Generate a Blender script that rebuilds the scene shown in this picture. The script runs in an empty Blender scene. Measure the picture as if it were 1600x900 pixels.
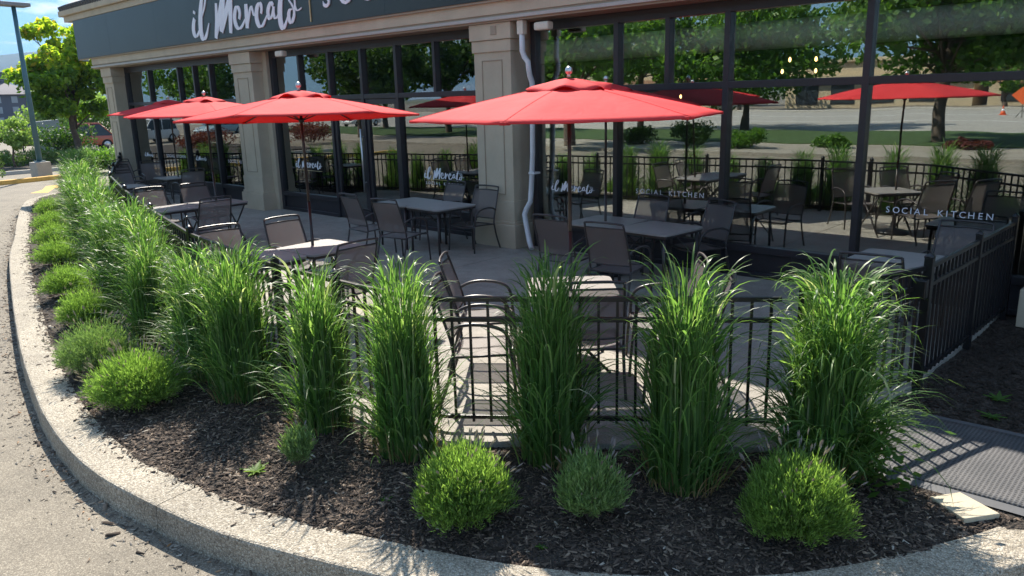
import bpy, bmesh, math, random
import numpy as np
from mathutils import Vector, Matrix
random.seed(7); rng = np.random.default_rng(7)
R = math.radians
S = bpy.context.scene
COL = S.collection

# ------------------------------------------------------------------ camera, sky, sun, exposure
cam = bpy.data.cameras.new("camera"); camo = bpy.data.objects.new("camera", cam); COL.objects.link(camo)
cam.sensor_width = 36; cam.lens = 36 * 1212 / 1600; cam.clip_start = .05; cam.clip_end = 30000
CR = np.array([[.7291, -.1456, .6687], [.6839, .1924, -.7037], [-.0262, .9704, .2400]])
q, _ = np.linalg.qr(CR); q *= np.sign(np.diag(q.T @ CR)); CR = q
M = Matrix.Identity(4)
for i in range(3):
    for j in range(3): M[i][j] = CR[i, j]
M.translation = (0, 0, 2.4)
camo.matrix_world = M
S.camera = camo
SUNV = Vector((-.78, .57, 1.0)).normalized()
SUN_EL = math.asin(SUNV.z); SUN_ROT = math.atan2(SUNV.x, SUNV.y)

W = bpy.data.worlds.new("World"); S.world = W; W.use_nodes = True
wn = W.node_tree.nodes; wl = W.node_tree.links; wn.clear()
wo = wn.new('ShaderNodeOutputWorld'); wb = wn.new('ShaderNodeBackground'); wb.inputs[1].default_value = .15
sky = wn.new('ShaderNodeTexSky'); sky.sky_type = 'NISHITA'; sky.sun_disc = False
sky.sun_elevation = SUN_EL; sky.sun_rotation = SUN_ROT; sky.air_density = 1.25; sky.dust_density = .3; sky.ozone_density = 2.5
tc = wn.new('ShaderNodeTexCoord'); mp = wn.new('ShaderNodeMapping'); mp.inputs['Scale'].default_value = (3.2, 3.2, 13)
cn = wn.new('ShaderNodeTexNoise'); cn.inputs['Scale'].default_value = 2.2; cn.inputs['Detail'].default_value = 7; cn.inputs['Roughness'].default_value = .55
cr = wn.new('ShaderNodeValToRGB'); cr.color_ramp.elements[0].position = .54; cr.color_ramp.elements[1].position = .66
cm = wn.new('ShaderNodeMix'); cm.data_type = 'RGBA'; cm.inputs[7].default_value = (4.6, 4.8, 5.2, 1)
wl.new(tc.outputs['Generated'], mp.inputs[0]); wl.new(mp.outputs[0], cn.inputs['Vector']); wl.new(cn.outputs[0], cr.inputs[0])
wl.new(cr.outputs[0], cm.inputs[0]); 
# soft shoulder over the whole sky, so that its glare rolls off as in the photograph
vd = wn.new('ShaderNodeVectorMath'); vd.operation = 'DIVIDE'; vd.inputs[1].default_value = (1.7, 3.9, 6.6)
va = wn.new('ShaderNodeVectorMath'); va.operation = 'ADD'; va.inputs[1].default_value = (1, 1, 1)
vq = wn.new('ShaderNodeVectorMath'); vq.operation = 'DIVIDE'
wl.new(sky.outputs[0], vd.inputs[0]); wl.new(vd.outputs[0], va.inputs[0]); wl.new(sky.outputs[0], vq.inputs[0]); wl.new(va.outputs[0], vq.inputs[1]); wl.new(vq.outputs[0], cm.inputs[6]); wl.new(cm.outputs[2], wb.inputs[0]); wl.new(wb.outputs[0], wo.inputs[0])

sl = bpy.data.lights.new("sun", 'SUN'); sl.energy = 4.8; sl.angle = R(.53); sl.color = (1, .93, .82)
so = bpy.data.objects.new("sun", sl); COL.objects.link(so); so.location = (0, 0, 40)
so.rotation_euler = (-SUNV).to_track_quat('-Z', 'Y').to_euler()
S.view_settings.view_transform = 'Standard'; S.view_settings.look = 'None'
S.view_settings.exposure = 1.14; S.view_settings.gamma = 1
S.render.engine = 'CYCLES'
try:
    S.cycles.use_denoising = True; S.cycles.max_bounces = 8; S.cycles.transparent_max_bounces = 24; S.cycles.glossy_bounces = 4
    S.cycles.caustics_reflective = False; S.cycles.caustics_refractive = False; S.cycles.sample_clamp_indirect = 6
except Exception: pass

# ------------------------------------------------------------------ materials
def nt(name):
    m = bpy.data.materials.new(name); m.use_nodes = True; n = m.node_tree.nodes; l = m.node_tree.links
    return m, n, l, n['Principled BSDF']
def node(n, t, **k):
    o = n.new(t)
    for a, v in k.items(): setattr(o, a, v)
    return o
def noise(n, l, scale, detail=4, rough=.6, vec=None):
    t = n.new('ShaderNodeTexNoise'); t.inputs['Scale'].default_value = scale; t.inputs['Detail'].default_value = detail; t.inputs['Roughness'].default_value = rough
    if vec is not None: l.new(vec, t.inputs['Vector'])
    return t
def ramp(n, l, src, stops):
    r = n.new('ShaderNodeValToRGB'); e = r.color_ramp.elements
    while len(e) < len(stops): e.new(.5)
    for x, (p, c) in zip(e, stops):
        x.position = p; x.color = (*c, 1) if len(c) == 3 else c
    l.new(src, r.inputs[0]); return r
def objco(n): return n.new('ShaderNodeTexCoord').outputs['Object']
def mix(n, l, a, b, fac, blend='MIX'):
    m = n.new('ShaderNodeMix'); m.data_type = 'RGBA'; m.blend_type = blend
    for s, v in ((0, fac), (6, a), (7, b)):
        if hasattr(v, 'links'): l.new(v, m.inputs[s])
        elif s == 0: m.inputs[0].default_value = v
        else: m.inputs[s].default_value = (*v, 1)
    return m.outputs[2]
def bump(n, l, p, h, strength=.3, dist=.01):
    b = n.new('ShaderNodeBump'); b.inputs['Strength'].default_value = strength; b.inputs['Distance'].default_value = dist
    l.new(h, b.inputs['Height']); l.new(b.outputs[0], p.inputs['Normal'])

def mottled(name, c, rough=.6, var=.12, scale=6, metal=0, bscale=60, bstr=.15, bdist=.004, fine=.08, spec=.5):
    """a colour with large soft mottling, fine grain and relief"""
    m, n, l, p = nt(name); co = objco(n)
    a = noise(n, l, scale, 5, .6, co); f = noise(n, l, bscale, 4, .7, co)
    c0 = tuple(max(0, x * (1 - var)) for x in c); c1 = tuple(min(1, x * (1 + var)) for x in c)
    r = ramp(n, l, a.outputs[0], [(.3, c0), (.7, c1)])
    g = ramp(n, l, f.outputs[0], [(.3, (1 - fine,) * 3), (.7, (1 + fine,) * 3)])
    l.new(mix(n, l, r.outputs[0], g.outputs[0], 1, 'MULTIPLY'), p.inputs['Base Color'])
    p.inputs['Roughness'].default_value = rough; p.inputs['Metallic'].default_value = metal
    p.inputs['Specular IOR Level'].default_value = spec
    bump(n, l, p, f.outputs[0], bstr, bdist); return m
def aggregate(name, cols, scale, rough=.85, bstr=.6, bdist=.006, stain=.25, base_mix=None):
    """stones set in a binder: voronoi cells with their own colours"""
    m, n, l, p = nt(name); co = objco(n)
    v = n.new('ShaderNodeTexVoronoi'); v.inputs['Scale'].default_value = scale; l.new(co, v.inputs['Vector'])
    w = n.new('ShaderNodeTexVoronoi'); w.inputs['Scale'].default_value = scale * 2.3; l.new(co, w.inputs['Vector'])
    sep = n.new('ShaderNodeSeparateColor'); l.new(v.outputs['Color'], sep.inputs[0])
    k = len(cols); r = ramp(n, l, sep.outputs[0], [(i / (k - 1) * .96 + .02, c) for i, c in enumerate(cols)])
    sp2 = n.new('ShaderNodeSeparateColor'); l.new(w.outputs['Color'], sp2.inputs[0])
    r2 = ramp(n, l, sp2.outputs[1], [(i / (k - 1) * .96 + .02, c) for i, c in enumerate(cols)])
    ed = ramp(n, l, v.outputs['Distance'], [(.0, (1, 1, 1)), (.75, (.62, .6, .58))])
    c = mix(n, l, r.outputs[0], r2.outputs[0], .5); c = mix(n, l, c, ed.outputs[0], 1, 'MULTIPLY')
    s = noise(n, l, .9, 5, .65, co); sr = ramp(n, l, s.outputs[0], [(.32, (1 - stain,) * 3), (.62, (1.06, 1.06, 1.05))])
    s2 = noise(n, l, 5, 4, .6, co); sr2 = ramp(n, l, s2.outputs[0], [(.3, (1 - stain * .6,) * 3), (.6, (1.05, 1.05, 1.05))])
    c = mix(n, l, c, sr.outputs[0], 1, 'MULTIPLY'); c = mix(n, l, c, sr2.outputs[0], 1, 'MULTIPLY')
    l.new(c, p.inputs['Base Color']); p.inputs['Roughness'].default_value = rough
    bump(n, l, p, v.outputs['Distance'], bstr, -bdist); return m
def leafy(name, stops, trans=.45, rough=.45, tip=None):
    """leaves: every leaf its own tone, light passing through"""
    m, n, l, p = nt(name); g = n.new('ShaderNodeNewGeometry')
    r = ramp(n, l, g.outputs['Random Per Island'], stops)
    p.inputs['Roughness'].default_value = rough; p.inputs['Specular IOR Level'].default_value = .35
    l.new(r.outputs[0], p.inputs['Base Color'])
    t = n.new('ShaderNodeBsdfTranslucent'); br = mix(n, l, r.outputs[0], (1.6, 1.75, .85), 1, 'MULTIPLY'); l.new(br, t.inputs[0])
    ms = n.new('ShaderNodeMixShader'); ms.inputs[0].default_value = trans
    l.new(p.outputs[0], ms.inputs[1]); l.new(t.outputs[0], ms.inputs[2]); l.new(ms.outputs[0], n['Material Output'].inputs[0])
    return m
def emis(name, c, s):
    m, n, l, p = nt(name); p.inputs['Base Color'].default_value = (*c, 1); p.inputs['Emission Color'].default_value = (*c, 1); p.inputs['Emission Strength'].default_value = s; return m

M_asphalt = aggregate('asphalt', [(.13, .115, .09), (.215, .185, .145), (.255, .22, .172), (.295, .255, .2), (.50, .45, .36)], 120, .9, .35, .003, .2)
M_kerb = aggregate('exposed_aggregate', [(.14, .115, .09), (.36, .31, .24), (.47, .41, .32), (.57, .51, .41), (.76, .70, .60)], 85, .85, .9, .006, .2)
M_patio = aggregate('patio_concrete', [(.36, .34, .30), (.42, .39, .345), (.46, .43, .385), (.50, .47, .42)], 140, .85, .25, .002, .26)
M_mulch = aggregate('mulch_soil', [(.02, .016, .013), (.048, .037, .029), (.08, .062, .048), (.16, .12, .095)], 60, .95, 1, .012, .45)
M_road = aggregate('pale_road', [(.42, .40, .36), (.46, .44, .40), (.50, .48, .43)], 30, .9, .2, .003, .12)
M_stucco = mottled('taupe_stucco', (.50, .42, .31), .9, .12, 1.6, bscale=240, bstr=.5, bdist=.003)
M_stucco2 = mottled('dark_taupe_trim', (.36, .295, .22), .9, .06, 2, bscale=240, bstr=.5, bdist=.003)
M_sign = mottled('slate_sign_panel', (.018, .024, .023), .38, .25, 1.2, bscale=30, bstr=.03)
M_lip = mottled('pale_lip', (.45, .42, .38), .7, .08, 3)
M_frame = mottled('bronze_aluminium', (.022, .020, .026), .38, .15, 8, bstr=.04)
M_black = mottled('black_powder_coat', (.008, .008, .010), .32, .2, 10, bscale=120, bstr=.06)
M_chair = mottled('espresso_frame', (.045, .038, .038), .35, .15, 12, bscale=150, bstr=.05)
M_pole = mottled('bronze_pole', (.035, .024, .02), .35, .1, 8)
M_white = mottled('white_letters', (.82, .81, .86), .55, .04, 5, bstr=.05)
M_gold = mottled('gold_line', (.55, .43, .22), .4, .1, 5)
M_silver = mottled('brushed_silver', (.6, .6, .6), .3, .1, 8, metal=.9)
M_down = mottled('white_downspout', (.74, .74, .76), .5, .08, 5)
M_cream = mottled('cream_plastic', (.68, .63, .52), .5, .08, 5)
M_roof = mottled('dark_roof_tile', (.045, .048, .055), .6, .25, 5)
M_int = mottled('interior_wall', (.16, .14, .12), .8, .1, 2)
M_intf = mottled('interior_floor', (.10, .075, .06), .4, .2, 3)
M_duct = mottled('duct_paint', (.86, .88, .80), .6, .05, 1)
M_tile = mottled('ivory_paver', (.5, .43, .31), .75, .06, 8, bscale=90, bstr=.3)
M_rock = mottled('brown_rock', (.22, .17, .13), .9, .35, 9, bscale=40, bstr=.9, bdist=.02)
M_conc = mottled('light_concrete', (.42, .39, .34), .9, .1, 5, bscale=80, bstr=.4)
M_yel = mottled('yellow_kerb_paint', (.62, .36, .08), .8, .15, 4)
M_teal = mottled('teal_pole_paint', (.05, .13, .17), .45, .1, 5)
M_bark = mottled('bark', (.12, .09, .07), .95, .3, 8, bscale=30, bstr=1, bdist=.03)
M_stoneb = mottled('building_tan', (.52, .42, .28), .9, .06, 1)
M_brick = mottled('building_rust', (.36, .2, .12), .9, .1, 1)
M_hotel = mottled('hotel_slate', (.10, .11, .14), .9, .08, .3)
M_hotelw = mottled('hotel_window', (.28, .32, .36), .3, .1, .5)
M_gravel = aggregate('gravel_strip', [(.3, .27, .22), (.42, .38, .32), (.5, .46, .4)], 25, .95, .5, .02, .2)
M_grass = mottled('lawn', (.05, .095, .022), .95, .4, 2, bscale=30, bstr=1, bdist=.04, fine=.3)
M_hill = mottled('forested_hill', (.045, .07, .05), 1, .35, .004, bscale=.02, bstr=.5, bdist=5)
M_tyre = mottled('tyre_rubber', (.02, .02, .02), .85, .1, 5)
M_carglass = mottled('car_glass', (.03, .04, .045), .08, .05, 1, bstr=0)
M_orange = mottled('hazard_orange', (.8, .13, .03), .5, .05, 5)
M_bmo = mottled('bank_blue', (.02, .16, .42), .5, .05, 5)
M_red_s = mottled('roundel_red', (.7, .05, .04), .5, .05, 5)
def car_paint(nm, c): 
    m = mottled(nm, c, .3, .03, 1, bstr=0); m.node_tree.nodes['Principled BSDF'].inputs['Coat Weight'].default_value = .8; return m
M_cred = car_paint('burnt_orange_paint', (.42, .07, .025)); M_cwhite = car_paint('white_car_paint', (.7, .7, .7)); M_csil = car_paint('silver_blue_paint', (.35, .5, .58))

M_blade = leafy('grass_blade', [(0, (.05, .11, .034)), (.4, (.095, .19, .054)), (.8, (.155, .265, .08)), (.95, (.25, .35, .14)), (1, (.46, .46, .32))], .5, .4)
M_dry = leafy('dry_blade', [(0, (.22, .15, .07)), (1, (.38, .28, .15))], .3, .6)
M_lav = leafy('lavender_leaf', [(0, (.08, .14, .035)), (.5, (.15, .25, .06)), (1, (.28, .40, .12))], .5, .5)
M_lavg = leafy('lavender_gray_leaf', [(0, (.10, .17, .06)), (.5, (.17, .26, .09)), (1, (.28, .38, .17))], .35, .55)
M_spike = leafy('lavender_spike', [(0, (.16, .14, .14)), (1, (.32, .27, .27))], .2, .7)
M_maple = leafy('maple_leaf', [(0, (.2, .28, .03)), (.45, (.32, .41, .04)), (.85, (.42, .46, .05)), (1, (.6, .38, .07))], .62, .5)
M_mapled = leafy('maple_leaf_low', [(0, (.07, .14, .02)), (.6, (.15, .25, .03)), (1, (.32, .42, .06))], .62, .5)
M_dgreen = leafy('dark_leaf', [(0, (.025, .06, .015)), (.6, (.05, .11, .02)), (1, (.10, .18, .03))], .35, .5)
M_mgreen = leafy('mid_leaf', [(0, (.05, .11, .02)), (.6, (.09, .19, .03)), (1, (.16, .28, .05))], .45, .5)
M_lgreen = leafy('pale_leaf', [(0, (.14, .22, .06)), (.6, (.22, .32, .09)), (1, (.32, .42, .14))], .45, .5)
M_juni = leafy('juniper_leaf', [(0, (.07, .12, .03)), (.6, (.12, .19, .05)), (1, (.19, .26, .08))], .3, .6)
M_burg = leafy('burgundy_leaf', [(0, (.08, .02, .02)), (1, (.2, .06, .05))], .35, .6)

def chip_mat():
    m, n, l, p = nt('bark_chip'); g = n.new('ShaderNodeNewGeometry')
    r = ramp(n, l, g.outputs['Random Per Island'], [(0, (.02, .015, .012)), (.4, (.06, .044, .034)), (.8, (.13, .095, .072)), (.98, (.25, .19, .14)), (1, (.42, .38, .32))])
    l.new(r.outputs[0], p.inputs['Base Color']); p.inputs['Roughness'].default_value = .85; p.inputs['Specular IOR Level'].default_value = .25; return m
M_chip = chip_mat()
def grit_mat():
    m, n, l, p = nt('grit'); g = n.new('ShaderNodeNewGeometry')
    r = ramp(n, l, g.outputs['Random Per Island'], [(0, (.05, .04, .03)), (.5, (.2, .17, .14)), (.9, (.4, .36, .3)), (1, (.35, .16, .05))])
    l.new(r.outputs[0], p.inputs['Base Color']); p.inputs['Roughness'].default_value = .9; return m
M_grit = grit_mat()
M_chip_shade = mottled('shade_darkened_bark', (.035, .027, .021), .9, .5, 25, bscale=90, bstr=.5, spec=.2)  # same mulch as the bark chips, shade of the right-hand bed put into its colour
def canopy_mat():
    m, n, l, p = nt('red_canopy'); co = objco(n); f = noise(n, l, 3, 3, .5, co)
    r = ramp(n, l, f.outputs[0], [(.3, (.75, .055, .060)), (.7, (.85, .078, .084))]); l.new(r.outputs[0], p.inputs['Base Color']); p.inputs['Roughness'].default_value = .75
    p.inputs['Specular IOR Level'].default_value = .15
    wr = noise(n, l, 5, 5, .62, co); wr.inputs['Distortion'].default_value = 1.2; bump(n, l, p, wr.outputs[0], .35, .02)
    t = n.new('ShaderNodeBsdfTranslucent'); t.inputs[0].default_value = (.8, .05, .04, 1)
    ms = n.new('ShaderNodeMixShader'); ms.inputs[0].default_value = .28
    l.new(p.outputs[0], ms.inputs[1]); l.new(t.outputs[0], ms.inputs[2]); l.new(ms.outputs[0], n['Material Output'].inputs[0]); return m
M_canopy = canopy_mat()
def sling_mat():
    m, n, l, p = nt('sling_mesh'); co = objco(n)
    p.inputs['Base Color'].default_value = (.22, .19, .185, 1); p.inputs['Roughness'].default_value = .6
    w = n.new('ShaderNodeTexWave'); w.inputs['Scale'].default_value = 90; w.bands_direction = 'X'; l.new(co, w.inputs['Vector'])
    bump(n, l, p, w.outputs[0], .3, .002)
    t = n.new('ShaderNodeBsdfTransparent'); ms = n.new('ShaderNodeMixShader'); ms.inputs[0].default_value = .3
    tl = n.new('ShaderNodeBsdfTranslucent'); tl.inputs[0].default_value = (.3, .26, .24, 1); m2 = n.new('ShaderNodeMixShader'); m2.inputs[0].default_value = .3
    l.new(p.outputs[0], m2.inputs[1]); l.new(tl.outputs[0], m2.inputs[2])
    l.new(m2.outputs[0], ms.inputs[1]); l.new(t.outputs[0], ms.inputs[2]); l.new(ms.outputs[0], n['Material Output'].inputs[0]); return m
M_sling = sling_mat()
M_table = mottled('table_top', (.30, .28, .265), .36, .1, 9, bscale=220, bstr=.4, bdist=.002)
def glass_mat():
    m, n, l, p = nt('storefront_glass'); n.remove(p)
    g = n.new('ShaderNodeBsdfGlossy'); g.inputs['Roughness'].default_value = 0; g.inputs[0].default_value = (.93, .97, .95, 1)
    t = n.new('ShaderNodeBsdfTransparent'); t.inputs[0].default_value = (.92, .95, .93, 1)
    fr = n.new('ShaderNodeFresnel'); fr.inputs[0].default_value = 1.5
    ma = node(n, 'ShaderNodeMath', operation='MULTIPLY_ADD'); ma.inputs[1].default_value = .9; ma.inputs[2].default_value = .2; l.new(fr.outputs[0], ma.inputs[0])
    nz = noise(n, l, .8, 2, .5, objco(n)); b = n.new('ShaderNodeBump'); b.inputs['Strength'].default_value = .2; b.inputs['Distance'].default_value = .006
    l.new(nz.outputs[0], b.inputs['Height']); l.new(b.outputs[0], g.inputs['Normal'])
    ms = n.new('ShaderNodeMixShader'); l.new(ma.outputs[0], ms.inputs[0]); l.new(t.outputs[0], ms.inputs[1]); l.new(g.outputs[0], ms.inputs[2])
    l.new(ms.outputs[0], n['Material Output'].inputs[0]); return m
M_glass = glass_mat()
def mat_mat():
    m, n, l, p = nt('rubber_mat'); co = objco(n)
    mp_ = n.new('ShaderNodeMapping'); mp_.inputs['Scale'].default_value = (38, 38, 1); mp_.inputs['Rotation'].default_value = (0, 0, R(0)); l.new(co, mp_.inputs[0])
    v = n.new('ShaderNodeTexVoronoi'); v.inputs['Randomness'].default_value = .12; v.inputs['Scale'].default_value = 1; l.new(mp_.outputs[0], v.inputs['Vector'])
    r = ramp(n, l, v.outputs['Distance'], [(.26, (.022, .022, .024)), (.38, (.09, .09, .095))])
    d = noise(n, l, 4, 4, .6, co); dr = ramp(n, l, d.outputs[0], [(.35, (.8, .8, .8)), (.7, (1.25, 1.2, 1.15))])
    l.new(mix(n, l, r.outputs[0], dr.outputs[0], 1, 'MULTIPLY'), p.inputs['Base Color']); p.inputs['Roughness'].default_value = .7
    bump(n, l, p, v.outputs['Distance'], .8, .006); return m
M_mat = mat_mat()

# ------------------------------------------------------------------ builders
def tag(o, label=None, cat=None, group=None, kind=None):
    if label: o['label'] = label
    if cat: o['category'] = cat
    if group: o['group'] = group
    if kind: o['kind'] = kind
    return o
def empty(name, loc=(0, 0, 0), rz=0, label=None, cat=None, group=None, kind=None):
    o = bpy.data.objects.new(name, None); COL.objects.link(o); o.location = loc; o.rotation_euler = (0, 0, rz); o.empty_display_size = .1
    return tag(o, label, cat, group, kind)
def link(name, me, parent=None, loc=None):
    o = bpy.data.objects.new(name, me); COL.objects.link(o)
    if parent is not None: o.parent = parent
    if loc is not None: o.location = loc
    return o
def np_mesh(name, V, F, mats, mi=None, smooth=False):
    """V (n,3), F (m,k) -> mesh, quickly"""
    V = np.asarray(V, np.float32); F = np.asarray(F, np.int32); m, k = F.shape
    me = bpy.data.meshes.new(name); me.vertices.add(len(V)); me.vertices.foreach_set('co', V.ravel())
    me.loops.add(m * k); me.loops.foreach_set('vertex_index', F.ravel())
    me.polygons.add(m); me.polygons.foreach_set('loop_start', np.arange(0, m * k, k, dtype=np.int32)); me.polygons.foreach_set('loop_total', np.full(m, k, np.int32))
    if mi is not None: me.polygons.foreach_set('material_index', np.asarray(mi, np.int32))
    if smooth: me.polygons.foreach_set('use_smooth', np.ones(m, bool))
    for x in (mats if isinstance(mats, (list, tuple)) else [mats]): me.materials.append(x)
    me.update(calc_edges=True); return me
class MB:
    """collects boxes, tubes and sheets, builds ONE mesh"""
    def __init__(s): s.b = bmesh.new()
    def box(s, x0, x1, y0, y1, z0, z1, bev=0, mat=None):
        r = bmesh.ops.create_cube(s.b, size=1); v = r['verts']
        for p in v: p.co = Vector(((x0 + x1) / 2 + p.co.x * (x1 - x0), (y0 + y1) / 2 + p.co.y * (y1 - y0), (z0 + z1) / 2 + p.co.z * (z1 - z0)))
        if mat is not None: bmesh.ops.transform(s.b, matrix=mat, verts=v)
        if bev: bmesh.ops.bevel(s.b, geom=list({e for p in v for e in p.link_edges}), offset=bev, segments=2, affect='EDGES', profile=.6)
        return s
    def tube(s, pts, r, n=8, caps=True, flat=1.0):
        pts = [Vector(p) for p in pts]; rs = r if isinstance(r, (list, tuple)) else [r] * len(pts); rings = []; prev = None
        for i, p in enumerate(pts):
            t = (pts[min(i + 1, len(pts) - 1)] - pts[max(i - 1, 0)]).normalized()
            if prev is None:
                a = Vector((0, 0, 1)) if abs(t.z) < .9 else Vector((1, 0, 0)); u = t.cross(a).normalized()
            else: u = (prev - t * prev.dot(t)).normalized()
            prev = u; w = t.cross(u)
            rings.append([s.b.verts.new(p + (u * math.cos(2 * math.pi * k / n) + w * math.sin(2 * math.pi * k / n) * flat) * rs[i]) for k in range(n)])
        for a, b in zip(rings, rings[1:]):
            for k in range(n):
                f = s.b.faces.new((a[k], a[(k + 1) % n], b[(k + 1) % n], b[k])); f.smooth = True
        if caps:
            s.b.faces.new(rings[0][::-1]); s.b.faces.new(rings[-1])
        return s
    def prism(s, poly, z0, z1):
        a = [s.b.verts.new((x, y, z0)) for x, y in poly]; b = [s.b.verts.new((x, y, z1)) for x, y in poly]; n = len(poly)
        s.b.faces.new(a[::-1]); s.b.faces.new(b)
        for k in range(n): s.b.faces.new((a[k], a[(k + 1) % n], b[(k + 1) % n], b[k]))
        return s
    def grid(s, P, thick=None):
        """P rows of points -> sheet"""
        v = [[s.b.verts.new(p) for p in r] for r in P]
        for i in range(len(P) - 1):
            for j in range(len(P[0]) - 1):
                f = s.b.faces.new((v[i][j], v[i][j + 1], v[i + 1][j + 1], v[i + 1][j])); f.smooth = True
        return s
    def lathe(s, prof, n=20, c=(0, 0)):
        rings = [[s.b.verts.new((c[0] + r * math.cos(2 * math.pi * k / n), c[1] + r * math.sin(2 * math.pi * k / n), z)) for k in range(n)] for r, z in prof]
        for a, b in zip(rings, rings[1:]):
            for k in range(n):
                f = s.b.faces.new((a[k], a[(k + 1) % n], b[(k + 1) % n], b[k])); f.smooth = True
        s.b.faces.new(rings[0][::-1]); s.b.faces.new(rings[-1]); return s
    def mesh(s, name, m):
        bmesh.ops.recalc_face_normals(s.b, faces=s.b.faces)
        me = bpy.data.meshes.new(name); s.b.to_mesh(me); s.b.free()
        for x in (m if isinstance(m, (list, tuple)) else [m]): me.materials.append(x)
        return me
    def build(s, name, m, parent=None, loc=None): return link(name, s.mesh(name, m), parent, loc)
def box(name, m, parent, x0, x1, y0, y1, z0, z1, bev=0): return MB().box(x0, x1, y0, y1, z0, z1, bev).build(name, m, parent)
def kids(o): return list(o.children)
def copy_tree(o, parent=None):
    c = o.copy(); COL.objects.link(c); c.parent = parent
    for ch in kids(o): copy_tree(ch, c)
    return c
def curve(pts, n=8, closed=False):
    P = [np.array(p, float) for p in pts]; out = []
    for i in range(len(P) - 1):
        p0 = P[max(i - 1, 0)]; p1 = P[i]; p2 = P[i + 1]; p3 = P[min(i + 2, len(P) - 1)]
        for k in range(n):
            t = k / n; out.append(.5 * ((2 * p1) + (-p0 + p2) * t + (2 * p0 - 5 * p1 + 4 * p2 - p3) * t * t + (-p0 + 3 * p1 - 3 * p2 + p3) * t ** 3))
    out.append(P[-1]); return np.array(out)
def seg_dist(Q, path):
    best = np.full(len(Q), 1e9); side = np.zeros(len(Q))
    for a, b in zip(path[:-1], path[1:]):
        ab = b - a; L = ab @ ab
        t = np.clip(((Q - a) @ ab) / L, 0, 1); d = Q - (a + t[:, None] * ab); dd = np.hypot(d[:, 0], d[:, 1])
        cs = ab[0] * (Q[:, 1] - a[1]) - ab[1] * (Q[:, 0] - a[0]); k = dd < best; best[k] = dd[k]; side[k] = np.sign(cs[k])
    return best * side

# ------------------------------------------------------------------ ground, kerb, bed, patio
ROAD = -.245; KT = -.06
kerb_pts = [(-27.2, 30), (-27.4, 16), (-27.2, 11), (-26.6, 8.3), (-25.2, 6.75), (-23.5, 6.0), (-20.5, 5.08), (-17.7, 4.28), (-15.4, 3.6), (-12.5, 2.87), (-10.5, 2.39), (-9, 2.05), (-7.9, 1.83),
            (-7, 1.67), (-6.2, 1.58), (-5.6, 1.56), (-5.1, 1.6), (-4.36, 1.71), (-3.84, 1.85), (-3.07, 2.13), (-2.38, 2.44), (-1.75, 2.86), (-1.25, 3.32), (-.9, 3.8), (-.66, 4.24), (-.48, 4.6), (-.2, 5.3), (.0, 6.2), (.1, 7.5), (.1, 9), (.1, 12), (.1, 22)]
KP = curve(kerb_pts, 8)
T_ = np.gradient(KP, axis=0); T_ /= np.linalg.norm(T_, axis=1)[:, None]; KN = np.stack([-T_[:, 1], T_[:, 0]], 1)   # left normal = inward
g = MB(); g.b.verts.ensure_lookup_table()
for (x0, x1, y0, y1) in [(-400, 200, -300, 300)]:
    g.grid([[(x0, y0, ROAD), (x1, y0, ROAD)], [(x0, y1, ROAD), (x1, y1, ROAD)]])
tag(g.build('parking_lot', M_asphalt), kind='structure')
me_hill = None
kerb = empty('kerb', kind='structure')
arc = np.concatenate([[0], np.cumsum(np.linalg.norm(np.diff(KP, axis=0), axis=1))])
def kpt(s): return np.array([np.interp(s, arc, KP[:, 0]), np.interp(s, arc, KP[:, 1])]), np.array([np.interp(s, arc, KN[:, 0]), np.interp(s, arc, KN[:, 1])])
s_joint = arc[np.argmin(np.hypot(KP[:, 0] + 4.74, KP[:, 1] - 1.65))]
joints = sorted([s_joint + 3.1 * k for k in range(-12, 9)]); joints = [0] + [j for j in joints if 1 < j < arc[-1] - 1] + [arc[-1]]
for a, b in zip(joints, joints[1:]):
    m = MB(); rows = []
    n = max(3, int((b - a) / .1))
    for s in np.linspace(a + .004, b - .004, n):
        p, nn = kpt(s); w = .006 * math.sin(s * 9.1) + .004 * math.sin(s * 31)
        prof = [(-.03, ROAD - .1), (-.012 + w * .5, ROAD + .01), (0.0 + w * .3, KT - .02), (.006, KT - .006), (.02, KT), (.15, KT + .003), (.30, KT), (.30, ROAD - .1)]
        rows.append([(p[0] + nn[0] * o, p[1] + nn[1] * o, z) for o, z in prof])
    m.grid(rows); m.b.faces.new([m.b.verts[i] for i in []] ) if False else None
    m.b.verts.ensure_lookup_table(); k = 8
    try: m.b.faces.new([m.b.verts[i] for i in range(k)]); m.b.faces.new([m.b.verts[len(m.b.verts) - k + i] for i in range(k)][::-1])
    except Exception: pass
    o = m.build('kerb_segment', M_kerb, kerb)
    for pl in o.data.polygons: pl.use_smooth = False

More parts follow.
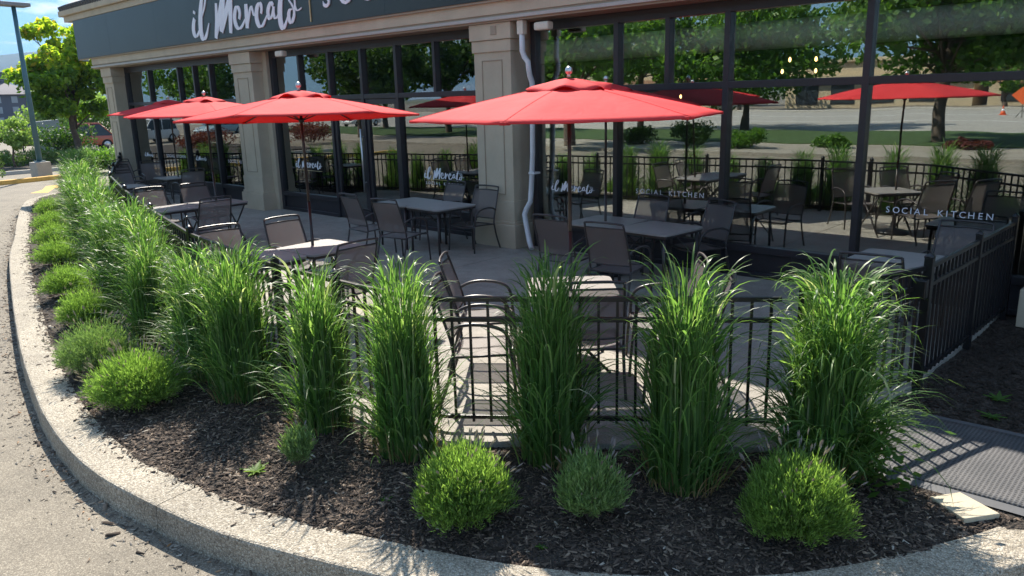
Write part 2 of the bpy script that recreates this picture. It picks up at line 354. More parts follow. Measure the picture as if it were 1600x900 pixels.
def hnoise(X, Y, s=0):
    return (np.sin(X * 3.1 + s) * np.cos(Y * 2.7 + 1.3 * s) * .5 + np.sin(X * 7.3 + 2 * Y + s) * .25 + np.sin(Y * 11.1 - 5 * X + s) * .15 + np.sin(X * 23 + Y * 17) * .06 + np.sin(X * 41 - Y * 37) * .05)
def mulch_z(X, Y, d):
    base = KT - .03 + .055 * np.clip((d - .2 + .07 * hnoise(X * 2, Y * 2)) / .28, 0, 1)
    h = base + .022 * hnoise(X, Y)
    dm = np.maximum(np.maximum(-1.8 - X, X + .25), np.maximum(4.85 - Y, Y - 6.2))      # flat under the mat
    k = np.clip(1 - dm / .25, 0, 1); return h * (1 - k) + (-.05) * k
def bed_sheet(x0, x1, y0, y1, st):
    xs = np.arange(x0, x1 + st, st); ys = np.arange(y0, y1 + st, st); X, Y = np.meshgrid(xs, ys); Q = np.stack([X.ravel(), Y.ravel()], 1)
    d = seg_dist(Q, KP); Z = mulch_z(Q[:, 0], Q[:, 1], d) + (rng.random(len(d)) - .5) * .012
    nx = len(xs); I = np.arange(len(Q)).reshape(X.shape)
    F = np.stack([I[:-1, :-1].ravel(), I[:-1, 1:].ravel(), I[1:, 1:].ravel(), I[1:, :-1].ravel()], 1)
    keep = d[F].min(1) > .12; F = F[keep]
    return Q, Z, F
Vs = []; Fs = []; off = 0
for args in [(-8.6, .2, 1.4, 9.4, .035), (-27.2, -8.6, 1.8, 12, .12)]:
    Q, Z, F = bed_sheet(*args)
    if args[0] < -20: Z = Z - .002
    Vs.append(np.column_stack([Q, Z])); Fs.append(F + off); off += len(Q)
o = link('mulch_bed', np_mesh('mulch_bed', np.concatenate(Vs), np.concatenate(Fs), M_mulch, smooth=True)); tag(o, kind='structure')

# patio slabs between the fence line and the shopfront
fence_path = [(-24.45, 9.0), (-22.73, 8.33), (-19.94, 7.15), (-17.23, 6.09), (-14, 5.15), (-11, 4.35), (-8.5, 3.75), (-6.14, 3.43), (-4.9, 3.42), (-4.34, 3.47), (-4.08, 3.56), (-2.2, 5.0), (-2.1, 5.28), (-1.72, 6.6), (-1.66, 9.3)]
edge = [(-27, 10.2), (-25.3, 9.2), (-22.8, 8.1), (-20.0, 6.93), (-17.3, 5.87), (-14.05, 4.93), (-11.05, 4.13), (-8.53, 3.53), (-6.15, 3.21), (-4.88, 3.2), (-4.25, 3.27), (-3.98, 3.36), (-2.02, 4.86), (-2.04, 5.25), (-1.74, 6.6), (-1.70, 9.3)]
ex = np.array([e[0] for e in edge]); ey = np.array([e[1] for e in edge])
patio = empty('patio', kind='structure')
cuts = [-27, -23.2, -20.2, -17.2, -14.2, -11.2, -8.2, -5.2, -1.70]
for a, b in zip(cuts, cuts[1:]):
    a2 = a + .006; b2 = b - .006
    pts = [(a2, float(np.interp(a2, ex, ey)))] + [e for e in edge if a2 < e[0] < b2] + [(b2, float(np.interp(b2, ex, ey)))]
    for y0, y1 in ((None, 6.9), (6.9, 9.7)):
        low = [(x, max(y, 6.904) if y0 else y) for x, y in pts]
        if y0 is None:
            low = [p for p in low if p[1] < y1 - .01]
            if len(low) < 2: continue
            poly = low + [(low[-1][0], y1 - .004), (low[0][0], y1 - .004)]
        else: poly = low + [(b2, y1), (a2, y1)]
        MB().prism(poly, -.16, 0).build('slab', M_patio, patio)

# ------------------------------------------------------------------ loose bark and grit
def chips(n, region, name, mat, size, zoff, dens=None, label=None, zf=None):
    """flat little slabs of random size and tilt, one mesh"""
    Q = region(n); n = len(Q)
    d = seg_dist(Q, KP); z = (mulch_z(Q[:, 0], Q[:, 1], d) if zf is None else zf(Q, d)) + zoff + rng.random(n) * zoff
    L = size * (.45 + rng.random(n) ** 2 * 1.3); Wd = L * (.16 + .25 * rng.random(n)); H = Wd * .35
    az = rng.random(n) * 6.283; ti = rng.normal(0, .22, n); ro = rng.normal(0, .35, n)
    u = np.stack([np.cos(az) * np.cos(ti), np.sin(az) * np.cos(ti), np.sin(ti)], 1)
    w0 = np.stack([-np.sin(az), np.cos(az), np.zeros(n)], 1); up = np.cross(u, w0)
    w = w0 * np.cos(ro)[:, None] + up * np.sin(ro)[:, None]; up = np.cross(u, w)
    C = np.column_stack([Q, z]); V = []
    for su, sw, sh, tp in [(-1, -1, -1, 1), (1, -.6, -1, 1), (1, .6, -1, 1), (-1, 1, -1, 1), (-.9, -.8, 1, 1), (.85, -.4, 1, 1), (.85, .5, 1, 1), (-.9, .8, 1, 1)]:
        V.append(C + u * (L / 2 * su)[:, None] + w * (Wd / 2 * sw)[:, None] + up * (H / 2 * sh)[:, None])
    V = np.stack(V, 1).reshape(-1, 3); b = np.arange(n)[:, None, None] * 8
    F = (np.array([[4, 5, 6, 7], [0, 1, 5, 4], [1, 2, 6, 5], [2, 3, 7, 6], [3, 0, 4, 7]])[None] + b).reshape(-1, 4)
    o = link(name, np_mesh(name, V, F, mat)); tag(o, label, kind='stuff'); return o
def patio_mask(Q):
    yy = np.interp(Q[:, 0], ex, ey); inside = (Q[:, 1] > yy - .02) & (Q[:, 0] < -1.69); return ~inside
def bed_region(n):
    Q = np.column_stack([-1.0 - 7.2 * rng.random(n * 3) ** 1.15 + 1.1, 1.4 + 4.6 * rng.random(n * 3)])
    d = seg_dist(Q, KP); mat_ = (Q[:, 0] > -1.72) & (Q[:, 1] > 4.9) & (Q[:, 1] < 6.2)
    Q = Q[(d > .25 + .09 * hnoise(Q[:, 0] * 2, Q[:, 1] * 2)) & patio_mask(Q) & ~mat_]; return Q[:n]
chips(42000, bed_region, 'bark_chips', M_chip, .033, .004, label='dark shredded bark mulch covering the planting bed')
def far_region(n):
    Q = np.column_stack([-7.5 - 16 * rng.random(n * 3), 1.6 + 8 * rng.random(n * 3)]); d = seg_dist(Q, KP); return Q[(d > .28) & (d < 1.9)][:n]
chips(9000, far_region, 'bark_chips', M_chip, .07, .006, label='dark bark mulch under the long row of grasses')
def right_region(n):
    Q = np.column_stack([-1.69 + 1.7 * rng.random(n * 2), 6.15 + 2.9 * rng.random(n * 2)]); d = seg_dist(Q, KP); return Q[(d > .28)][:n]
chips(5000, right_region, 'bark_chips', M_chip_shade, .045, .005, label='shaded bark mulch beside the side fence')
def kerb_region(n):
    s = 20 + rng.random(n) * 26; P = []; 
    for a in s:
        p, nn = kpt(a); P.append(p + nn * (.30 - rng.exponential(.045)))
    return np.array(P)
chips(2200, kerb_region, 'bark_crumbs', M_chip, .03, .003, label='crumbs of bark spilled on top of the kerb', zf=lambda Q, d: np.where(d > 0, KT + .002, ROAD))
def gutter_region(n):
    s = 8 + rng.random(n) * 40; P = []
    for a in s:
        p, nn = kpt(a); P.append(p - nn * (.02 + rng.exponential(.08)))
    return np.array(P)
chips(9000, gutter_region, 'gutter_debris', M_grit, .024, .003, label='leaf litter and grit lying in the gutter along the kerb', zf=lambda Q, d: np.full(len(Q), ROAD + .001))
chips(220, gutter_region, 'gutter_leaves', M_chip, .055, .004, label='curled dead leaves lying along the gutter', zf=lambda Q, d: np.full(len(Q), ROAD + .003))

# ------------------------------------------------------------------ building
bld = empty('restaurant_building', (0, 0, 0), 0, 'taupe restaurant building with dark glazed shopfront and slate sign band', 'building')
GY = 9.45; CY = 9.05
def column(x0, x1):
    c = box('column', M_stucco, bld, x0, x1, CY, GY + .25, 0, 3.5, .006)
    box('column_base', M_stucco, c, x0 - .07, x1 + .07, CY - .07, GY + .12, -.01, .38, .012)
    box('base_moulding', M_stucco, c, x0 - .04, x1 + .04, CY - .04, GY + .1, .38, .43, .012)
    box('base_moulding', M_stucco, c, x0 - .015, x1 + .015, CY - .018, GY + .1, .43, .76, .006)
    box('capital', M_stucco, c, x0 - .05, x1 + .05, CY - .05, GY + .1, 3.26, 3.502, .008)
    box('capital', M_stucco, c, x0 - .025, x1 + .025, CY - .025, GY + .1, 3.08, 3.255, .008)
    w = (x1 - x0)
    for z0, z1 in ((.86, 1.98), (2.08, 2.96)):
        m = MB(); a, b = x0 + w * .22, x1 - w * .22; t = .014
        for q_ in ((a, b, z0, z0 + t), (a, b, z1 - t, z1), (a, a + t, z0 + t, z1 - t), (b - t, b, z0 + t, z1 - t)): m.box(q_[0], q_[1], CY - .012, CY + .01, q_[2], q_[3], .003)
        m.build('panel_moulding', M_stucco2, c)
    return c
cols_x = [(-24.96, -24.3), (-17.2, -16.36), (-9.3, -8.5), (-1.42, -.6), (5.6, 6.4)]
for a, b in cols_x: column(a, b)
box('wall_plate', M_stucco2, bld, -8.86, -8.5 - .24, CY - .062, CY - .048, 3.33, 3.46, .004).name = 'wall_patch'
for a, b in zip(cols_x[:-1], cols_x[1:]):   # jamb returns
    pass
bays = [(-24.3, -17.2), (-16.36, -9.3), (-8.5, -1.42), (-.6, 5.6)]
def frame_box(p, x0, x1, z0, z1, y0=GY - .07, y1=GY + .05, nm='mullion', bev=.006):
    return MB().box(x0, x1, y0, y1, z0, z1, bev).build(nm, M_frame, p)
def pane(p, x0, x1, z0, z1, y=GY):
    o = MB().box(x0, x1, y - .004, y + .004, z0, z1).build('pane', M_glass, p); return o
TR = 2.47; TOP = 3.5
def bay(x0, x1, full, upper, doors=()):
    """full: mullions through, upper: only above transom; doors: spans without sill"""
    sh = empty('storefront_bay', (0, 0, 0)); sh.parent = bld
    lo, hi = x0, x1
    frame_box(sh, lo, lo + .10, .0, TOP, nm='jamb'); frame_box(sh, hi - .10, hi, .0, TOP, nm='jamb')
    frame_box(sh, lo + .10, hi - .10, 3.36, 3.5, nm='head_rail'); frame_box(sh, lo + .1, hi - .1, TR - .045, TR + .045, GY - .072, GY + .052, nm='transom')
    xs = [lo + .05] + list(full) + [hi - .05]
    for x in full: frame_box(sh, x - .04, x + .04, .02, 3.37, GY - .078, GY + .055)
    for x in upper: frame_box(sh, x - .035, x + .035, TR + .04, 3.365, GY - .074, GY + .053)
    ux = sorted(xs + list(upper))
    for a, b in zip(ux, ux[1:]): pane(sh, a + .03, b - .03, TR + .04, 3.37)
    for i, (a, b) in enumerate(zip(xs, xs[1:])):
        if any(d0 <= (a + b) / 2 <= d1 for d0, d1 in doors):
            d = MB().box(a + .045, a + .13, GY - .05, GY + .03, .02, TR - .05, .004).box(b - .13, b - .045, GY - .05, GY + .03, .02, TR - .05, .004).box(a + .125, b - .125, GY - .048, GY + .028, .02, .24, .004).box(a + .125, b - .125, GY - .048, GY + .028, TR - .15, TR - .05, .004).build('door', M_frame, sh)
            pane(d, a + .125, b - .125, .235, TR - .145, GY - .01)
        else:
            frame_box(sh, a + .03, b - .03, .33, .42, GY - .07, GY + .05, nm='sill_rail')
            MB().box(a + .03, b - .03, GY - .02, GY + .02, .06, .335).build('kick_panel', M_frame, sh)
            frame_box(sh, a + .03, b - .03, .0, .07, GY - .068, GY + .049, nm='base_rail')
            pane(sh, a + .035, b - .035, .415, TR - .04)
    return sh
b1 = bay(-24.3, -17.2, [-22.64, -20.78, -19.02], [-19.9])
b2 = bay(-16.36 + .2, -9.3, [-13.9, -12.8, -11.73], [-15.0, -10.66], [(-13.9, -11.73)])
box('jamb_return', M_stucco, bld, -16.36, -16.16, GY - .14, GY + .2, 0, 3.5)
b3 = bay(-8.5 + .12, -1.42, [-6.76, -5.04, -3.3], [-5.92])
b4 = bay(-.6, 5.6, [1.0, 2.6, 4.2], [])
# door pulls
for x in (-12.86,): MB().tube([(x, GY - .13, .62), (x, GY - .13, 1.85)], .02, 10).tube([(x, GY - .13, .8), (x, GY - .04, .8)], .012, 6).tube([(x, GY - .13, 1.7), (x, GY - .04, 1.7)], .012, 6).build('door_pull', M_silver, b2)
# beam, lip, sign, cornice, roof
XL = -25.45; XR = 6.4
box('beam', M_stucco, bld, XL, XR, 8.95, GY + .3, 3.62, 5.0, .01)
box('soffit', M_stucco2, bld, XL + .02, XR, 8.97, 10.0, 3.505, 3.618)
for a, b in ((XL - .02, -17.35), (-17.34, XR)): box('lip', M_lip, bld, a, b, 8.925, 9.0, 3.535, 3.585, .006)
pxs = [-26.3, -23.7, -20.6, -17.5, -14.4, -11.3, -8.2, -5.1, -2.0, 1.1, 4.2, 6.4]
sgn = empty('sign_band', (0, 0, 0)); sgn.parent = bld
for a, b in zip(pxs, pxs[1:]): box('sign_panel', M_sign, sgn, a + .0015, b - .0015, 8.88, 8.95, 3.83, 4.93, .002)
box('sign_trim', M_stucco2, sgn, -26.3, XR, 8.9, 8.955, 3.795, 3.828)
MB().prism([(-26.34, 8.90), (-26.85, 9.3), (-26.82, 9.36), (-26.3, 8.97)], 3.8, 4.95).build('sign_panel', mottled('end_panel', (.10, .14, .16), .4, .2, 2), sgn)
box('cornice', M_stucco, bld, -26.95, XR, 8.86, 9.6, 4.935, 5.1, .015)
box('cornice', M_stucco, bld, -27.15, XR, 8.78, 9.62, 5.1, 5.27, .03)
rf = MB().grid([[(-27.0, 8.8, 5.275), (6.4, 8.8, 5.275)], [(-23, 14, 7.2), (6.4, 14, 7.2)], [(-23, 24, 5.3), (6.4, 24, 5.3)]]).build('roof', M_roof, bld)
tm = MB().tube([(0, 0, 0), (0, .42, .17)], [.075, .085], 10, True).mesh('roof_tile', M_roof)
for r_ in range(3):
    for k in range(46): link('roof_tile', tm, rf, (-26.9 + r_ * .3 + k * .19, 8.76 + r_ * .38, 5.3 + r_ * .15))
# walls behind
def wall_with_holes(name, m, x, y0, y1, z0, z1, holes, parent):
    mb = MB(); ys = sorted({y0, y1, *[h[0] for h in holes], *[h[1] for h in holes]})
    for a, b in zip(ys, ys[1:]):
        hs = sorted([h for h in holes if h[0] <= a and h[1] >= b], key=lambda h: h[2]); z = z0
        for h in hs:
            if h[2] > z: mb.box(x - .1, x + .1, a, b, z, h[2])
            z = h[3]
        if z < z1: mb.box(x - .1, x + .1, a, b, z, z1)
    return mb.build(name, m, parent)
holes = [(14.2, 15.15, .7, 3.45), (15.25, 16.9, .7, 3.45), (20.2, 21.6, 2.4, 3.6), (21.7, 23.0, 2.4, 3.6), (23.1, 24.6, 2.4, 3.6)]
wall_with_holes('side_wall', M_stucco, -25.0, GY + .3, 27, 0, 4.9, holes, bld)
box('rear_wall', M_int, bld, -25.1, 6.4, 27, 27.2, 0, 4.9)
box('end_wall', M_stucco, bld, 6.2, 6.4, GY + .3, 27, 0, 4.9)
box('ceiling', M_int, bld, -24.9, 6.2, GY + .31, 27, 3.68, 3.8)
box('interior_floor', M_intf, bld, -24.9, 6.2, 9.72, 27, -.05, .005)
box('partition', M_int, bld, -9.6, -9.4, 13.5, 27, 0, 3.66)
box('bar_counter', M_intf, bld, -22, -12, 17.5, 18.2, 0.01, 1.1, .02)
MB().tube([(x, 9.80, 3.07) for x in (-24.5, -17, -9, -1, 5.8)], .175, 20).build('duct', M_duct, bld)
# blades, lights
for x in (-15.1, -7.83):
    MB().box(x - .14, x + .14, 8.99, 9.13, 3.33, 3.45, .035).build('soffit_light', M_cream, bld)
for x, y, z in [(-8.2, 12, 2.35), (-8.8, 14.5, 2.3), (-5.6, 12.5, 2.85), (-5.3, 12.8, 2.85), (-5.9, 12.9, 2.68), (-5.5, 13.3, 2.68), (-13.2, 13, 2.25), (-16.5, 15, 2.2)]:
    pl = MB().tube([(x, y, z + .05), (x, y, 3.68)], .006, 5).build('pendant_lamp', M_black, bld)
    MB().lathe([(.006, z - .035), (.02, z - .018), (.022, z + .01), (.010, z + .04)], 10, (x, y)).build('bulb', M_bulb if 'M_bulb' in globals() else globals().setdefault('M_bulb', emis('warm_bulb', (1, .55, .2), 4)), pl)
# downspout
dpx = -8.25
MB().box(dpx - .06, dpx + .06, 9.0, 9.1, 3.3, 3.5, .008).build('downspout_collar', M_cream, bld)
dsp = [(-8.25, 9.05, 3.4), (-8.25, 9.05, 3.06), (-8.235, 9.07, 2.98), (-8.185, 9.10, 2.9), (-8.18, 9.11, 2.78), (-8.19, 9.14, 2.7), (-8.20, 9.2, 2.6), (-8.205, 9.21, 2.5), (-8.225, 9.21, 1.5), (-8.27, 9.21, .95), (-8.285, 9.2, .76), (-8.33, 9.15, .64), (-8.345, 9.12, .55), (-8.30, 9.1, .42), (-8.16, 9.02, .14), (-8.08, 8.98, .05)]
MB().tube(dsp, .048, 12, True, .8).build('downspout', M_down, bld)
for z in (2.3, 1.2): MB().box(-8.27, -8.15, 9.15, 9.30, z, z + .03).build('strap', M_down, bld)

# ------------------------------------------------------------------ lettering
STROKES = [
 [(115, 140, 24), (112, 175, 24)],
 [(117, 235, 30), (107, 300, 34), (106, 380, 36), (120, 435, 34), (142, 455, 30), (165, 425, 22), (182, 370, 12)],
 [(215, 200, 10), (236, 110, 16), (250, 20, 18), (247, -45, 16), (230, -80, 18), (212, -30, 28), (200, 60, 38), (193, 180, 44), (193, 320, 46), (205, 430, 44), (232, 485, 40), (262, 460, 30), (283, 380, 18), (298, 290, 8)],
 [(384, 40, 22), (390, 140, 30), (395, 260, 34), (392, 380, 36), (388, 480, 30)],
 [(388, 470, 26), (408, 330, 40), (436, 160, 46), (462, 0, 46), (478, -90, 40)],
 [(478, -90, 30), (470, 100, 46), (460, 280, 46), (455, 400, 40)],
 [(458, 400, 34), (488, 260, 46), (528, 90, 46), (562, -60, 44), (575, -120, 34)],
 [(568, -120, 30), (566, 60, 42), (568, 240, 42), (571, 415, 32)],
 [(676, 240, 22), (684, 170, 28), (668, 105, 30), (640, 90, 30), (624, 150, 34), (620, 240, 36), (640, 320, 36), (675, 358, 32), (715, 325, 26), (750, 240, 12)],
 [(758, 50, 34), (766, 150, 44), (774, 260, 44), (778, 355, 34)],
 [(786, 320, 14), (800, 210, 20), (812, 120, 22), (830, 82, 18), (842, 130, 18), (858, 185, 18), (880, 190, 12)],
 [(950, 170, 22), (955, 100, 28), (935, 45, 34), (905, 80, 38), (892, 170, 42), (900, 260, 42), (930, 325, 38), (968, 320, 30), (1000, 255, 22), (1025, 190, 12)],
 [(1100, 70, 26), (1075, 35, 34), (1048, 80, 36), (1036, 160, 36), (1055, 230, 34), (1085, 200, 24), (1102, 110, 20)],
 [(1105, 80, 26), (1106, 160, 26), (1122, 222, 26), (1150, 215, 20), (1175, 150, 10)],
 [(1215, -170, 20), (1200, -60, 40), (1188, 60, 50), (1186, 180, 54), (1198, 290, 52), (1225, 350, 44), (1255, 310, 28), (1290, 190, 12)],
 [(1130, -30, 14), (1200, -48, 26), (1290, -70, 14)],
 [(1350, 110, 20), (1308, 130, 30), (1296, 200, 36), (1312, 270, 34), (1338, 275, 30), (1362, 200, 28), (1362, 130, 22), (1335, 60, 16), (1296, -5, 14), (1312, -60, 14), (1350, -60, 16), (1368, 0, 18), (1376, 90, 20), (1400, 130, 18), (1432, 118, 18), (1456, 95, 10)],
]
def fyp(px, py, Y):
    v = CR @ np.array([px - 800, -(py - 450), -1212.]); t = Y / v[1]; return v * t + np.array([0, 0, 2.4])
def script_mesh(depth):
    """brush-script strokes measured on the sign plane, in metres from its lower left"""
    b = bmesh.new(); o0 = fyp(290 + 92 / 8, 455 / 8, 8.88)
    for si, st in enumerate(STROKES):
        pts = curve([(x, y, w) for x, y, w in st], 7)
        W_ = [fyp(290 + x / 8, y / 8, 8.88) for x, y, w in pts]; P = np.array([(w_[0] - o0[0], w_[2] - o0[2]) for w_ in W_])
        wd = [w for _, _, w in pts]
        # stroke width in metres: px width at the sign
        wm = []
        for (x, y, w) in pts:
            a = fyp(290 + (x - w / 2) / 8, y / 8, 8.88); c = fyp(290 + (x + w / 2) / 8, y / 8, 8.88); wm.append((c[0] - a[0]) * .5)
        T = np.gradient(P, axis=0); T /= np.maximum(np.linalg.norm(T, axis=1), 1e-6)[:, None]; N = np.stack([-T[:, 1], T[:, 0]], 1)
        # brush effect: full width across x, thinner across vertical direction
        k = np.array([abs(n[0]) * 1.0 + abs(n[1]) * .32 for n in N]); h = np.array(wm) * k
        z = -(si % 3) * .0006
        A = P + N * h[:, None]; B = P - N * h[:, None]; f0 = []
        for i in range(len(P)):
            f0.append([b.verts.new((A[i][0], -depth + z, A[i][1])), b.verts.new((B[i][0], -depth + z, B[i][1])), b.verts.new((B[i][0], 0, B[i][1])), b.verts.new((A[i][0], 0, A[i][1]))])
        for a, c in zip(f0, f0[1:]):
            for k2 in range(4): b.faces.new((a[k2], a[(k2 + 1) % 4], c[(k2 + 1) % 4], c[k2]))
        b.faces.new(f0[0][::-1]); b.faces.new(f0[-1])
    bmesh.ops.recalc_face_normals(b, faces=b.faces); me = bpy.data.meshes.new('script'); b.to_mesh(me); b.free(); return me, o0
sm, o0 = script_mesh(.014); sm.materials.append(M_white)
so_ = link('script_lettering', sm, sgn, (o0[0], 8.878, o0[2]))
scr_w = fyp(290 + 1456 / 8, 12, 8.88)[0] - o0[0]
p0 = fyp(485.5 - 2.5, -20, 8.87); p1 = fyp(290 + 1568 / 8, 34, 8.87)
box('divider_line', M_gold, sgn, p1[0] - .012, p1[0] + .012, 8.862, 8.879, p1[2], p0[2] + .25)
def glyph(ch, size, depth, bold=0):
    cu = bpy.data.curves.new('t', 'FONT'); cu.body = ch; cu.size = size; cu.extrude = depth / 2; cu.offset = bold; cu.align_x = 'CENTER'; cu.resolution_u = 3
    o = bpy.data.objects.new('t', cu); COL.objects.link(o); dg = bpy.context.evaluated_depsgraph_get(); dg.update()
    me = bpy.data.meshes.new_from_object(o.evaluated_get(dg)); bpy.data.objects.remove(o); bpy.data.curves.remove(cu); return me
def spaced(text, x, y, z, width, size, mat, parent, depth=.003, ry=0, name='lettering', rot=(R(90), 0, 0), axis=(1, 0, 0), bold=0):
    """each letter placed on an even pitch, joined to one mesh"""
    adv = {'I': .55, ' ': .75, 'M': 1.2, 'N': 1.05, 'W': 1.3, 'O': 1.1, 'C': 1.0, 'K': .98}
    ws = [adv.get(c, 1.0) for c in text]; tot = sum(ws[:-1]) / 1 - ws[0] / 2 + ws[-1] / 2; k = width / (sum(ws)); u = 0
    hold = None; first = None
    hold = bpy.data.objects.new(name, None); COL.objects.link(hold); hold.parent = parent; hold.rotation_euler = rot; hold.location = (x, y, z)
    for c, w in zip(text, ws):
        cx = (u + w / 2) * k; u += w
        if c == ' ': continue
        key = (c, size, depth, bold, mat.name)
        if key not in GC: GC[key] = glyph(c, size, depth, bold); GC[key].materials.append(mat)
        link('letter', GC[key], hold, (cx, 0, 0))
    return hold
GC = {}
sA = fyp(500, 13, 8.87); sB = fyp(599, 0, 8.87)
spaced('SOCIAL KITCHEN', sA[0] - .06, 8.866, 4.115, 7.6, .56, M_white, sgn, .02, name='sign_lettering', bold=.006)
def decal_script(x, z, w, par):
    me = sm.copy(); k = w / scr_w; me.transform(Matrix.Diagonal((k, .06, k, 1))); link('window_lettering', me, par, (x, GY - .0095, z))
for x, z, w, par in [(-23.75, .98, .62, b1), (-20.45, .98, .62, b1), (-15.55, 1.0, 1.05, b2), (-11.15, .98, 1.08, b2), (-8.05, .94, .86, b3)]: decal_script(x, z, w, par)
for x, z, w, sz, par in [(-22.25, 1.0, 1.2, .11, b1), (-18.7, .97, 1.2, .11, b1), (-11.13, .86, 1.02, .075, b2), (-6.46, .985, 1.14, .10, b3), (-3.0, .985, 1.12, .10, b3)]:
    spaced('SOCIAL KITCHEN', x, GY - .008, z, w, sz, M_white, par, .0015, name='window_lettering')
for x, w, z, par in [(-15.5, .98, .93, b2), (-11.1, .95, .95, b2)]: box('decal_line', M_gold, par, x, x + w, GY - .009, GY - .005, z, z + .008)

# ------------------------------------------------------------------ fences
picket_me = MB().box(-.0095, .0095, -.0095, .0095, .06, .985).mesh('picket', M_black)
def post(par, x, y, h=1.06, s=.028, rz=0):
    o = MB().box(-s, s, -s, s, -.03, h, .003).build('post', M_black, par, (x, y, 0)); o.rotation_euler.z = rz
    MB().lathe([(s * 1.5, h), (s * 1.5, h + .014), (s * .9, h + .03), (.004, h + .045)], 4).build('cap', M_black, o).rotation_euler.z = R(45)
    return o
def rail(par, a, b, z, h=.03, w=.016, nm='rail'):
    a = Vector((*a, 0)); b = Vector((*b, 0)); d = b - a; L = d.length; o = MB().box(0, L, -w, w, z - h / 2, z + h / 2, .003).build(nm, M_black, par, (a.x, a.y, 0)); o.rotation_euler.z = math.atan2(d.y, d.x); return o
def fence(root, pts, posts, sp=.134):
    for a, b in zip(pts, pts[1:]):
        for z in (1.0, .85, .1): rail(root, a, b, z, .034 if z > .2 else .03)
        d = math.hypot(b[0] - a[0], b[1] - a[1]); n = max(1, int(round(d / sp))); an = math.atan2(b[1] - a[1], b[0] - a[0])
        for k in range(n):
            t = (k + .5) / n; o = link('picket', picket_me, root, (a[0] + (b[0] - a[0]) * t, a[1] + (b[1] - a[1]) * t, 0)); o.rotation_euler.z = an
    for x, y in posts: post(root, x, y)
f1 = empty('patio_fence', (0, 0, 0), 0, 'long black picket fence curving round the planted front of the patio', 'fence')
fence(f1, fence_path[:12], [fence_path[i] for i in (0, 1, 2, 3, 4, 5, 6, 7)] + [(-5.2, 3.42)])
f2 = empty('side_fence', (0, 0, 0), 0, 'black picket fence running from the corner post back to the shopfront', 'fence')
fence(f2, [(-1.72, 6.66), (-1.66, 9.3)], [(-1.66, 9.28), (-1.69, 8.0)], .105)
post(f2, -1.72, 6.6, 1.08, .032)
gt = empty('fence_gate', (0, 0, 0), 0, 'black picket gate in the patio fence leading onto the rubber mat', 'gate')
fence(gt, [(-2.12, 5.3), (-1.74, 6.56)], [], .115); post(gt, -2.13, 5.22, 1.08, .032)
MB().box(-1.80, -1.68, 6.42, 6.5, .78, .93, .01).build('latch', M_black, gt)

# ------------------------------------------------------------------ chairs
def make_chair():
    r = empty('patio_chair')
    for s in (-1, 1):
        c = curve([(s * .25, -.36, .985), (s * .262, -.30, .80), (s * .268, -.225, .56), (s * .268, -.205, .43)], 4); MB().tube(c, .0125, 7).build('back_post', M_chair, r)
        c = curve([(s * .268, -.205, .43), (s * .27, -.25, .22), (s * .275, -.33, .0)], 4); MB().tube(c, .0135, 7).build('leg', M_chair, r)
        c = curve([(s * .285, .285, 0), (s * .28, .27, .25), (s * .278, .25, .43)], 4); MB().tube(c, .0135, 7).build('leg', M_chair, r)
        c = curve([(s * .278, .25, .43), (s * .284, .24, .54), (s * .288, .205, .625), (s * .292, .11, .672), (s * .293, -.04, .688), (s * .288, -.16, .672), (s * .268, -.255, .63)], 4); MB().tube(c, .0145, 7, True, 1).build('armrest', M_chair, r)
        MB().tube([(s * .245, .25, .425), (s * .25, -.21, .405)], .011, 6).build('seat_rail', M_chair, r)
    rows = [[(x, y, z - .022 * (1 - (x / .245) ** 2)) for x in np.linspace(-.245, .245, 7)] for y, z in ((.265, .40), (.235, .428), (.1, .425), (-.08, .413), (-.21, .408))]
    MB().grid(rows).build('seat', M_sling, r)
    bk = curve([(0, -.222, .50), (0, -.25, .66), (0, -.30, .80), (0, -.345, .93)], 3)
    rows = [[(x * (.252 - .0 * k), p[1] - .02 * (1 - x * x), p[2]) for x in np.linspace(-1, 1, 7)] for k, p in enumerate(bk)]
    MB().grid(rows).build('backrest', M_sling, r)
    MB().tube(curve([(-.25, -.36, .985), (-.12, -.375, .995), (.12, -.375, .995), (.25, -.36, .985)], 3), .0125, 7).build('top_rail', M_chair, r)
    MB().tube([(-.255, -.343, .93), (0, -.365, .935), (.255, -.343, .93)], .009, 6).build('back_rail', M_chair, r); MB().tube([(-.266, -.222, .495), (0, -.24, .49), (.266, -.222, .495)], .009, 6).build('back_rail', M_chair, r)
    MB().tube([(-.278, .25, .41), (.278, .25, .41)], .011, 6).build('cross_bar', M_chair, r); MB().tube([(-.262, -.22, .4), (.262, -.22, .4)], .011, 6).build('cross_bar', M_chair, r)
    return r
chair0 = make_chair(); used = [False]
def put(proto, used, x, y, rz, label, cat, group, z=0, sc=1):
    o = proto if not used[0] else copy_tree(proto); used[0] = True
    o.location = (x, y, z); o.rotation_euler.z = rz
    if sc != 1: o.scale = (sc,) * 3
    return tag(o, label, cat, group)
